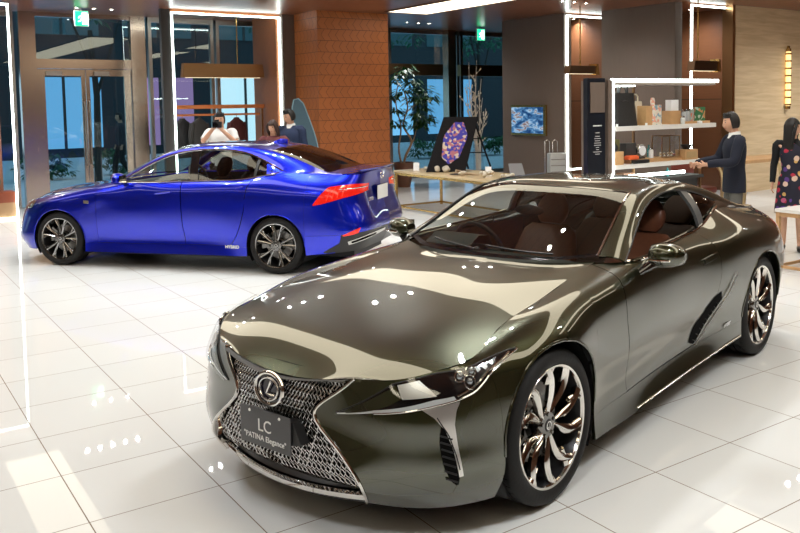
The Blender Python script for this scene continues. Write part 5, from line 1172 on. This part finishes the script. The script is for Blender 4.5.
    MB().box(-.25, .25, -.25, .25, .40, .50).build('seat', cm, r, bevel=.03); MB().box(-.25, .25, .19, .26, .50, 1.02).build('backrest', cm, r, bevel=.03)
    for x in (-.22, .22):
        for y in (-.2, .22): MB().tube([(x, y, 0), (x*.95, y*.95, .41)], .018, 6).build('leg', M_BRONZE, r)
    # clothes rail inside the portal, with two jackets
    r = empty('clothes_rail', (3.75, 12.75, 0), 0, 'orange-brown wooden clothes rail inside the glowing portal', 'rail')
    om = mat('orange_wood', (.55, .17, .05), .4)
    MB().box(-.92, 1.0, -.03, .03, 1.80, 1.875).build('upper_rail', om, r, smooth=False); MB().box(-.92, .9, -.02, .02, 1.66, 1.70).build('lower_rail', om, r, smooth=False)
    for x in (-.9, .95): MB().box(x-.02, x+.02, -.02, .02, 0, 1.80).build('post', M_BRONZE, r, smooth=False)
    for x, lab, c in ((3.05, 'dark jacket hanging at the left of the clothes rail', (.02, .02, .022)), (3.38, 'dark jacket hanging second on the clothes rail', (.035, .032, .03)), (4.15, 'dark red-brown garment hanging at the right of the clothes rail', (.08, .02, .02))):
        r = empty('jacket', (x, 12.75, .85), .5, lab, 'clothing')
        rows = [[(w*math.cos(a), d*math.sin(a), z) for a in lin(0, 2*PI, 17)[:-1]] for z, w, d in ((0, .24, .09), (.3, .22, .09), (.55, .23, .09), (.68, .19, .07), (.74, .08, .05), (.77, .05, .04))]
        m = MB().grid(np.array(rows), close=True); m.add(rows[0], [tuple(range(16))]); m.build('garment', mat('cloth_%.3f' % c[0], c, .8), r)
        for sx in (-1, 1): MB().tube([(sx*.19, 0, .66), (sx*.25, 0, .4), (sx*.26, 0, .1)], [.06, .055, .045], 8).build('sleeve', mat('cloth_%.3f' % c[0], 0), r)
        MB().tube([(0, 0, .76), (0, 0, .80), (.03, 0, .83), (0, 0, .85)], .006, 6).build('hook', M_BRASS, r)
    # grey-blue leaf-shaped panel beside the pillar
    pts = [(.0, 0), (.52, 0), (.50, .6), (.40, 1.25), (.22, 1.75), (.10, 1.95), (.02, 1.98), (-.06, 1.8), (-.12, 1.3), (-.10, .6)]
    cc = curve([(p[0], 0, p[1]) for p in pts[1:]], 30); poly = [(0, 0)]+[(p[0], p[2]) for p in cc]
    r = empty('leaf_panel', (4.54, 10.85, 0), 0, 'tall grey-blue leaf-shaped board standing against the orange pillar', 'board')
    MB().prism(poly, -.02, .02, ax=1).build('board', mat('slate_blue', (.07, .13, .17), .5), r, smooth=False)
    MB().tube([(p[0], -.02, p[2]) for p in cc], .012, 6).build('rim', mat('pale_rim', (.22, .36, .42), .4), r)
    # bag and cushion in the far-left display
    thing_mesh('shoulder_bag', MB().ball((0, 0, .17), (.22, .12, .17), 18).tube([(-.16, 0, .26), (-.10, 0, .48), (.10, 0, .48), (.16, 0, .26)], .012, 6), mat('olive_bag', (.05, .045, .03), .6), 'dark olive bag on the red display ledge at the far left edge', 'bag', (-.42, 12.3, .46))
def screen_pic(T, p, mp):
    mp.inputs['Scale'].default_value = (1, 1.4, 3.2); nz = T.n('TexNoise'); nz.inputs['Scale'].default_value = 3.2; nz.inputs['Detail'].default_value = 3; nz.inputs['Distortion'].default_value = .6; T.l(mp.outputs[0], nz.inputs['Vector'])
    cr = T.n('ValToRGB'); e = cr.color_ramp.elements; e[0].position = .36; e[0].color = (.01, .06, .20, 1); e[1].position = .50; e[1].color = (.10, .30, .60, 1)
    for q, c in ((.56, (.5, .75, 1, 1)), (.62, (.25, .10, .07, 1)), (.70, (.6, .7, .8, 1))): n = e.new(q); n.color = c
    T.l(nz.outputs['Fac'], cr.inputs[0]); T.l(cr.outputs[0], p.inputs['Emission Color']); p.inputs['Emission Strength'].default_value = .75; p.inputs['Base Color'].default_value = (.01, .01, .01, 1); p.inputs['Roughness'].default_value = .1

# ================================================================ outside the glass
def build_outside():
    S_(box_obj('ground', -30, 40, 13.86, 60, -.2, -.06, mat('pavement', (.50, .56, .60), .7, noise=(2, .12))))
    # shopfronts across the street: one building, bays with lit windows
    r = empty('building', (6, 30, 0), 0, 'dark building across the street with cold blue lit shop windows', 'building')
    MB().box(-34, 30, 1, 6, -.06, 16).build('wall', mat('dark_facade', (.018, .026, .032), .6), r, smooth=False)
    rnd = random.Random(9)
    for i in range(13):
        x = -28+i*3.6
        for z0, z1 in ((.3, 3.0), (4.6, 6.6), (8.2, 10.2)):
            c = rnd.choice([(.20, .48, .80), (.40, .66, .85), (.12, .33, .60), (.55, .75, .88), (.22, .14, .30)]) if z0 < 1 else (.03, .09, .13)
            w = MB().box(x, x+2.7, .93, .99, z0, z1).build('window', emis('window_light_%d_%d' % (round(c[0]*100), round(c[1]*100)), c, 1.6 if z0 < 1 else .9), r, smooth=False)
            MB().box(x+1.3, x+1.4, .88, .93, z0, z1).build('window_bar', M_DGREY, w, smooth=False)
    # hedges and street trees
    for i, (x, y) in enumerate(((.0, 21.0), (2.0, 20.8), (4.0, 21.2), (9.0, 20), (11.5, 20.4), (14, 20.2), (16.5, 20.0))):
        lab = ['low hedge outside, left of the entrance door', 'low hedge outside behind the left door leaf', 'low hedge outside behind the right door leaf', 'low hedge outside behind the potted tree', 'low hedge outside left of the display board', 'low hedge outside behind the display board', 'low hedge outside by the taupe pier'][i]
        rr = random.Random(i); cs = [(rr.uniform(-.6, .6), rr.uniform(-.25, .25), rr.uniform(.15, .7)) for _ in range(22)]
        m = leaf_cloud(cs, 26, .16, i, .22); o = m.build('hedge', mat('hedge_leaf', (.02, .10, .035), .6), None, loc=(x, y, -.06)); tag(o, lab, 'hedge')
    for i, (x, y, h) in enumerate(((2.9, 19.0, 5.5), (9.4, 21.5, 6.5), (13.2, 22.5, 6.5), (17.5, 22.0, 6.0))):
        r = empty('street_tree', (x, y, -.06), 0, ['thin street tree outside behind the right door leaf', 'leafy street tree outside at the top right of the glowing portal', 'street tree outside behind the potted tree', 'street tree outside behind the silvery branches'][i], 'tree')
        m = tree_mesh([([(0, 0, 0), (.05, 0, h*.4), (-.05, 0, h*.7)], (.10, .06)), ([(.05, 0, h*.4), (.7, .1, h*.75)], (.05, .02)), ([(.0, 0, h*.5), (-.7, -.1, h*.85)], (.05, .02))]); m.build('trunk', mat('dark_bark', (.03, .028, .025), .8), r)
        rr = random.Random(20+i); cs = [(rr.uniform(-1.3, 1.3), rr.uniform(-1, 1), h*.62+rr.uniform(0, 2.2)) for _ in range(34 if i else 8)]
        leaf_cloud(cs, 26, .22, 30+i, .5).build('foliage', mat('street_leaf', (.02, .13, .07), .6), r)
    # mannequin seen through the portal
    r = empty('mannequin', (5.35, 21.0, -.06), 0, 'white headless-looking shop mannequin standing outside behind the clothes rail', 'mannequin')
    r['label'] = 'white shop mannequin standing beyond the glass behind the clothes rail'
    V, E, Rr = body_graph(1.85, {}); skin('figure', V, E, Rr, mat('mannequin_white', (.55, .68, .75), .4), r)
# ================================================================ people
def skin(name, V, E, R, m, parent=None, sub=2, extra=None, root=0, build=True):
    me = bpy.data.meshes.new('s'); me.from_pydata([tuple(v) for v in V], E, []); o = bpy.data.objects.new('s', me); COL.objects.link(o)
    md = o.modifiers.new('k', 'SKIN'); md.use_smooth_shade = True; md.branch_smoothing = .6
    sk = me.skin_vertices[0].data
    for i, r in enumerate(R):
        sk[i].radius = (r, r) if not hasattr(r, '__len__') else r; sk[i].use_root = (i == root)
    s = o.modifiers.new('s', 'SUBSURF'); s.levels = s.render_levels = sub
    dg = bpy.context.evaluated_depsgraph_get(); dg.update(); me2 = bpy.data.meshes.new_from_object(o.evaluated_get(dg))
    mb = MB().add([v.co for v in me2.vertices], [tuple(p.vertices) for p in me2.polygons])
    bpy.data.objects.remove(o); bpy.data.meshes.remove(me); bpy.data.meshes.remove(me2)
    if not build: return mb
    if extra: mb.add(extra.v, extra.f, 0); mb.m = mb.m[:-len(extra.m)]+extra.m
    return mb.build(name, m, parent, ang=80)
def joints(H, P):
    k = H/1.7
    J = dict(pelvis=(0, 0, .93), waist=(0, 0, 1.06), chest=(0, 0, 1.26), neck0=(-.005, 0, 1.43), neck1=(.01, 0, 1.50), head=(.025, 0, 1.595))
    for s, q in (('L', 1), ('R', -1)):
        J.update({'sh'+s: (0, q*.175, 1.395), 'el'+s: (-.02, q*.225, 1.12), 'wr'+s: (.05, q*.235, .875), 'hip'+s: (0, q*.085, .90), 'kn'+s: (.02, q*.095, .50), 'an'+s: (-.015, q*.10, .085), 'to'+s: (.14, q*.12, .03)})
    J = {a: Vector(b)*k for a, b in J.items()}
    for a, b in P.items(): J[a] = Vector(b)*k
    return J
def body_graph(H, P, hands=True):
    J = joints(H, P); k = H/1.7; V = []; E = []; R = []
    def add(p, r, link=None):
        V.append(Vector(p)); R.append(r if hasattr(r, '__len__') else r*k)
        if link is not None: E.append((link, len(V)-1))
        return len(V)-1
    pel = add(J['pelvis'], .095); wa = add(J['waist'], .090, pel); ch = add(J['chest'], .095, wa); n0 = add(J['neck0'], .06, ch); n1 = add(J['neck1'], .052, n0); hd = add(J['head'], .075, n1)
    for s, q in (('L', 1), ('R', -1)):
        sh = add(J['sh'+s], .052, ch); el = add(J['el'+s], .040, sh); fm = add(J['el'+s].lerp(J['wr'+s], .4), .037, el); wr = add(J['wr'+s], .025, fm)
        d = (J['wr'+s]-J['el'+s]).normalized()
        if hands:
            side = Vector((0, -q, 0)); side = (side-d*side.dot(d)).normalized(); up = d.cross(side).normalized(); acr = up
            pm = add(J['wr'+s]+d*.05*k, (.030*k, .018*k), wr); curl = side
            for f, (o, l) in enumerate(((-.028, .060), (-.010, .070), (.010, .066), (.027, .052))):
                a = add(J['wr'+s]+d*.085*k+acr*o*k, .010, pm); b = add(V[a]+(d*.8+curl*.35)*l*.55*k, .009, a); add(V[b]+(d*.5+curl*.6)*l*.5*k, .007, b)
            t = add(J['wr'+s]+d*.045*k-acr*.035*k, .012, pm); add(V[t]+(d*.7-acr*.5+curl*.2)*.035*k, .010, t)
        hp = add(J['hip'+s], .075, pel); th = add(J['hip'+s].lerp(J['kn'+s], .5), .072, hp); kn = add(J['kn'+s], .052, th); cf = add(J['kn'+s].lerp(J['an'+s], .35), .050, kn); an = add(J['an'+s], .034, cf); add(J['to'+s], .030, an)
    return V, E, R
def head_mb(c, k, yaw=0, pitch=0):
    """head with brow, nose, mouth, ears; faces +x before turning"""
    m = MB(); n = 28; rows = []
    for i in range(19):
        t = PI*i/18; row = []
        for j in range(n):
            a = 2*PI*j/n; x = math.sin(t)*math.cos(a); y = math.sin(t)*math.sin(a); z = math.cos(t)
            X, Y, Z = x*.094, y*.074, z*.118
            if z < 0: Y *= 1+.28*z; X = X*(1+.12*z)+(.010*(-z) if x > 0 else .02*(-z))
            if x > .6 and abs(y) < .25: X += .020*math.exp(-((z+.18)/.16)**2)*math.exp(-(y/.13)**2)     # nose
            if x > .3: X -= .008*math.exp(-((z-.08)/.10)**2)*(math.exp(-((abs(y)-.38)/.16)**2))            # eye sockets
            if x > .5: X += .005*math.exp(-((z+.50)/.06)**2)*math.exp(-(y/.25)**2)+.006*math.exp(-((z+.80)/.1)**2)
            row.append((X, Y, Z))
        rows.append(row)
    m.grid(np.array(rows), 0, close=True)
    for s in (-1, 1):
        m.ball((-.005, s*.073, -.005), (.018, .008, .030), 10, 0)
        m.ball((.076, s*.030, .010), (.010, .013, .007), 8, 1)
        m.tube([(.080, s*.016, .030), (.082, s*.030, .035), (.072, s*.046, .030)], .0035, 5, 2)
    m.tube([(.080, -.022, -.060), (.088, 0, -.058), (.080, .022, -.060)], [.003, .005, .003], 6, 3)
    M = Matrix.Translation(c) @ Matrix.Rotation(yaw, 4, 'Z') @ Matrix.Rotation(pitch, 4, 'Y') @ Matrix.Scale(k, 4)
    return m.xf(M), M
def hair_mb(M, style):
    m = MB(); n = 28; rows = []
    for i in range(14):
        t = (PI*.70)*i/13; row = []
        for j in range(n):
            a = 2*PI*j/n; x = math.sin(t)*math.cos(a); y = math.sin(t)*math.sin(a); z = math.cos(t)
            fr = max(0, math.cos(a)); lim = .42 if style == 'short' else .30
            tt = t
            if fr > .35 and z < lim: s_ = math.sqrt(max(0, 1-lim*lim)); z = lim; x = s_*math.cos(a)*.97; y = s_*math.sin(a)*.99; 
            row.append((x*.103-.004, y*.083, z*.128+.004))
        rows.append(row)
    m.grid(np.array(rows), 0, close=True)
    if style in ('long', 'bob'):
        L = .42 if style == 'long' else .13; rows = []
        for i in range(9):
            t = i/8; row = []
            for j in range(19):
                a = PI*.36+(2*PI-PI*.72)*j/18; w = 1+.06*math.sin(j*3.1); row.append(((math.cos(a)*.100-.008)*(1+.12*t*w), math.sin(a)*.086*(1+.18*t-.1*t*t), .03-(L+.05)*t+.01*math.sin(j*2.3)*t))
            rows.append(row)
        m.grid(np.array(rows), 0)
        m.grid(np.array(rows)*[.86, .86, 1], 0)
        for s in (-1, 1): m.tube([(.055, s*.050, .075), (.060, s*.074, .02), (.040, s*.085, -.06), (.02, s*.085, -.12 if style == 'bob' else -.22)], [.016, .020, .024, .012], 8, 0)
    else:
        rnd = random.Random(2)
        for q in range(26):
            a = rnd.uniform(-1.2, 1.2); m.ball((.070*math.cos(a)*.9, .07*math.sin(a), .085+rnd.uniform(-.01, .02)), (.022, .018, .016), 6, 0)
    return m.xf(M)
def limb(pts, rad, name, m, parent, sub=2, loops=1):
    V = [Vector(p) for p in pts]; return skin(name, V, [(i, i+1) for i in range(len(V)-1)], rad, m, parent, sub)
def sleeve(mb, pts, rad, n=12):
    c = curve(pts, 16); mb.tube([tuple(p) for p in c], list(np.interp(lin(0, 1, 16), lin(0, 1, len(rad)), rad)), n)
def loft_rings(mb, rings, n=28):
    """rings: (centre, half width y, half depth x)"""
    rows = [[(c[0]+math.cos(t)*d, c[1]+abs(math.sin(t))**.85*np.sign(math.sin(t))*w, c[2]) for t in lin(0, 2*PI, n+1)[:-1]] for c, w, d in rings]
    A = np.array(rows); S_ = nsp(np.arange(len(rings)), A)(lin(0, len(rings)-1, len(rings)*4)); mb.grid(S_, close=True)
    k = len(mb.v); mb.f.append(tuple(range(k-n, k))); mb.m.append(0); mb.f.append(tuple(range(k-len(S_)*n, k-len(S_)*n+n))); mb.m.append(0)
def garment(J, k, low, slim=False, short=False):
    mb = MB(); q = .82 if slim else 1.0; P = J['pelvis']; W = J['waist']; C = J['chest']; N = J['neck0']
    rings = [(P+Vector((0, 0, low*k)), .172*q*k, .125*q*k), (P+Vector((0, 0, .02*k)), .168*q*k, .122*q*k), (W, .155*q*k, .115*q*k), (W.lerp(C, .6), .172*q*k, .122*q*k), (C+Vector((0, 0, .03*k)), .190*q*k, .125*q*k), (C.lerp(N, .62), .185*q*k, .105*q*k), (N+Vector((0, 0, -.018*k)), .125*q*k, .078*k), (N+Vector((0, 0, .018*k)), .070*k, .062*k)]
    loft_rings(mb, rings)
    for s in 'LR':
        a, e, w = J['sh'+s]+Vector((0, 0, -.01*k)), J['el'+s], J['wr'+s]; i = C.lerp(N, .5); i = i.lerp(a, .55)
        if short: sleeve(mb, [i, a, a.lerp(e, .4), a.lerp(e, .75)], [r*k*q for r in (.06, .072, .068, .066)])
        else: sleeve(mb, [i, a, a.lerp(e, .5), e, e.lerp(w, .5), e.lerp(w, .97)], [r*k*q for r in (.06, .070, .064, .056, .050, .043)])
    return mb
def person(loc, rz, H, label, P, cloth, hair, hcol, yaw=0, pitch=0, skinc=(.55, .30, .19)):
    """cloth: dict(top, legs, shoe, collar, style)"""
    r = empty('person', loc, rz, label, 'person'); J = joints(H, P); k = H/1.7
    sm = mat('skin_%d' % int(skinc[0]*100), skinc, .5); V, E, R = body_graph(H, P)
    hm, M = head_mb(J['head'], k, yaw, pitch)
    b = skin('body', V, E, R, [sm, mat('eye_dark', (.02, .012, .01), .2), mat(hcol[0], hcol[1], .5), mat('lip', (.42, .13, .10), .5)], r, extra=hm)
    hair_mb(M, hair).build('hair', mat(hcol[0], hcol[1], .4), b, ang=60)
    top = cloth['top']
    # upper garment: torso and sleeves in one mesh
    garment(J, k, -.17 if cloth.get('long') else -.06, cloth.get('slim'), not cloth.get('long_sleeve', True)).build(cloth.get('top_name', 'jacket'), top, r, ang=80)
    if cloth.get('collar'):
        c = J['neck0'].lerp(J['neck1'], .35); rr = .066*k
        rows = [[(c.x+math.cos(a)*rr*q, c.y+math.sin(a)*rr*q, c.z+z*k-.018*max(0, math.cos(a))) for a in lin(0, 2*PI, 21)[:-1]] for q, z in ((1.25, -.035), (1.05, .0), (.98, .03))]
        MB().grid(np.array(rows), close=True).build('collar', cloth['collar'], r)
    if cloth.get('dress'):
        w = J['waist']; rows = []
        for z, a, d in ((1.40, .10, .075), (1.33, .150, .112), (1.25, .158, .130), (1.12, .135, .118), (1.05, .128, .105), (.95, .165, .14), (.80, .19, .16), (.62, .21, .185), (.52, .22, .20)):
            rows.append([(math.cos(t)*d*k*(1+.05*math.sin(6*t)*(z < .9)), math.sin(t)*a*k*(1+.05*math.sin(6*t+1)*(z < .9)), z*k) for t in lin(0, 2*PI, 33)[:-1]])
        MB().grid(np.array(rows), close=True).build('dress', cloth['dress'], r)
    elif cloth.get('legs'):
        tm = MB(); Pv = J['pelvis']
        loft_rings(tm, [(Pv+Vector((0, 0, -.13*k)), .150*k, .105*k), (Pv+Vector((0, 0, -.04*k)), .150*k, .106*k), (Pv+Vector((0, 0, .06*k)), .138*k, .10*k)])
        for s in 'LR':
            h_, n_, a_ = J['hip'+s], J['kn'+s], J['an'+s]; sleeve(tm, [h_+Vector((0, 0, -.02)), h_.lerp(n_, .5), n_, n_.lerp(a_, .5), a_+Vector((0, 0, -.02*k))], [.074*k, .078*k, .070*k, .066*k, .064*k], 14)
        tm.build('trousers', cloth['legs'], r, ang=80)
    for s in 'LR':
        a, t = J['an'+s], J['to'+s]; d = (t-a); d.z = 0; d.normalize(); h = a+Vector((0, 0, -.045*k))
        limb([h-d*.035*k, h+d*.03*k, t+d*.02*k+Vector((0, 0, .008)), t+d*.085*k+Vector((0, 0, .004))], [.036*k, .040*k, .038*k, .026*k], 'shoe', cloth['shoe'], r)
    return r
def build_people():
    navy = mat('navy_cloth', (.008, .010, .022), .85); black = mat('black_cloth', (.010, .010, .011), .9); white = mat('white_cloth', (.70, .69, .66), .8); grey = mat('grey_cloth', (.10, .095, .085), .85)
    hb = ('hair_black', (.010, .008, .007)); shoe = mat('black_leather_shoe', (.012, .011, .010), .3)
    # man at the shelf, facing picture-left (-x, +y)
    person((6.22, 2.45, 0), math.radians(146), 1.69, 'man in a navy jacket and grey trousers reaching toward the shelf, seen from the side', dict(wrL=(.36, .10, 1.10), elL=(.10, .24, 1.14), wrR=(.42, -.10, 1.10), elR=(.12, -.23, 1.15), head=(.045, 0, 1.59)), dict(top=navy, legs=grey, shoe=shoe, collar=white, long=True), 'short', hb, yaw=0, pitch=.12)
    fl = surf_mat('floral_cloth', floral)
    person((7.02, 2.20, 0), math.radians(205), 1.60, 'woman with long black hair, black cardigan and dark floral dress looking right', {}, dict(top=black, dress=fl, shoe=shoe, slim=True, top_name='cardigan'), 'long', hb, yaw=math.radians(85), skinc=(.62, .36, .24))
    # photographer behind the blue car
    p = person((2.62, 9.55, 0), math.radians(238), 1.75, 'man in a white T-shirt holding a camera to his face behind the blue car', dict(wrL=(.22, .05, 1.44), elL=(.10, .26, 1.22), wrR=(.22, -.06, 1.47), elR=(.10, -.27, 1.24), head=(.06, 0, 1.585), neck1=(.03, 0, 1.495)), dict(top=white, legs=grey, shoe=shoe, long_sleeve=False, top_name='t_shirt'), 'short', hb, pitch=.15)
    r = empty('camera', (0, 0, 0), 0, 'black camera with a large lens held by the man in the white T-shirt', 'camera')
    r.location = (2.62+.27*math.cos(math.radians(238)), 9.55+.27*math.sin(math.radians(238)), 1.56); r.rotation_euler = (0, 0, math.radians(238))
    MB().box(-.03, .03, -.07, .07, -.05, .05).box(-.03, .03, -.03, .03, .05, .08).build('camera_body', M_BLACK, r, bevel=.008)
    MB().lathe([(0, .03), (.038, .03), (.040, .10), (.044, .11), (.044, .14), (.036, .14), (.034, .12), (0, .12)], 20, ax='x').build('lens', M_GLOSSBLACK, r)
    suit = mat('suit_navy', (.010, .020, .055), .8)
    person((3.74, 9.32, 0), math.radians(215), 1.78, 'man with black hair in a navy suit looking down behind the blue car roof', dict(head=(.05, 0, 1.59)), dict(top=suit, legs=suit, shoe=shoe, collar=white), 'short', hb, yaw=-.5, pitch=.3)
    person((3.22, 8.86, 0), math.radians(235), 1.61, 'woman with a brown bob beside the man in the navy suit', {}, dict(top=mat('wine_cloth', (.12, .03, .03), .8), legs=grey, shoe=shoe), 'bob', ('hair_brown', (.035, .014, .008)), yaw=-.3, pitch=.2)
    person((1.55, 19.2, -.06), math.radians(10), 1.72, 'passer-by in pale grey clothes outside behind the left door leaf', dict(knL=(.12, .09, .5), anL=(.16, .10, .1), anR=(-.2, -.10, .12)), dict(top=mat('pale_cloth', (.35, .36, .42), .8), legs=mat('dusk_cloth', (.10, .11, .16), .8), shoe=shoe), 'short', hb)
    person((3.75, 20.0, -.06), math.radians(185), 1.75, 'passer-by in a dark coat outside behind the right door leaf', dict(knR=(.12, -.09, .5), anR=(.16, -.10, .1), anL=(-.2, .10, .12)), dict(top=mat('coat_dark', (.03, .03, .04), .8), legs=black, shoe=shoe), 'short', hb)
def floral(T, p, mp):
    v = T.n('TexVoronoi'); v.inputs['Scale'].default_value = 12; nz = T.n('TexNoise'); nz.inputs['Scale'].default_value = 14
    T.l(mp.outputs[0], v.inputs['Vector']); T.l(mp.outputs[0], nz.inputs['Vector'])
    ad = T.n('Math', operation='MULTIPLY_ADD'); ad.inputs[1].default_value = .30; T.l(nz.outputs['Fac'], ad.inputs[0]); T.l(v.outputs['Distance'], ad.inputs[2])
    st = T.n('Math', operation='LESS_THAN'); st.inputs[1].default_value = .56; T.l(ad.outputs[0], st.inputs[0])
    sp = T.n('SeparateColor'); T.l(v.outputs['Color'], sp.inputs[0]); cr = T.n('ValToRGB'); cr.color_ramp.interpolation = 'CONSTANT'; e = cr.color_ramp.elements
    e[0].color = (.42, .02, .05, 1); e[1].position = .35; e[1].color = (.70, .50, .38, 1)
    for q, c in ((.55, (.50, .10, .20, 1)), (.72, (.10, .04, .22, 1)), (.85, (.65, .40, .12, 1))): n = e.new(q); n.color = c
    T.l(sp.outputs[0], cr.inputs[0]); mx = T.n('Mix', data_type='RGBA'); mx.inputs[6].default_value = (.012, .011, .026, 1); T.l(cr.outputs[0], mx.inputs[7]); T.l(st.outputs[0], mx.inputs[0])
    T.l(mx.outputs[2], p.inputs['Base Color']); p.inputs['Roughness'].default_value = .8
cd = bpy.data.cameras.new('camera'); cam = bpy.data.objects.new('camera', cd); COL.objects.link(cam)
def cam_setup():
    yaw, pitch, roll, f, cx, cy = .9446, -.0725, -.0138, 845.9, 453.9, 163.36
    a = .944595
    fw = Vector((math.cos(a)*math.cos(pitch), math.sin(a)*math.cos(pitch), math.sin(pitch))); r = Vector((math.sin(a), -math.cos(a), 0)); u = r.cross(fw)
    c, s = math.cos(roll), math.sin(roll); R = r*c+u*s; U = u*c-r*s
    M = Matrix((R, U, -fw)).transposed().to_4x4(); M.translation = Vector((-2.3413, -3.7088, 1.867)); cam.matrix_world = M
    cd.sensor_width = 36; cd.sensor_fit = 'HORIZONTAL'; cd.lens = f*36/800; cd.shift_x = (400-cx)/800; cd.shift_y = (cy-266.5)/800; cd.clip_start = .05; cd.clip_end = 200
cam_setup()
sc = bpy.context.scene; sc.camera = cam
sc.view_settings.view_transform = 'Standard'; sc.view_settings.look = 'None'; sc.view_settings.gamma = 1; sc.view_settings.use_curve_mapping = False
sc.view_settings.exposure = 0
sc.cycles.use_denoising = True; sc.cycles.max_bounces = 10; sc.cycles.glossy_bounces = 6; sc.cycles.transparent_max_bounces = 16; sc.cycles.diffuse_bounces = 4; sc.cycles.caustics_reflective = False; sc.cycles.caustics_refractive = False
sc.cycles.sample_clamp_indirect = 8
w = bpy.data.worlds.new('world'); sc.world = w; w.use_nodes = True
w.node_tree.nodes['Background'].inputs[0].default_value = (.30, .52, .70, 1); w.node_tree.nodes['Background'].inputs[1].default_value = 1.4
build_shell(); build_lights(); build_lc(); build_is(); build_shelf(); build_furniture(); build_outside(); build_people()
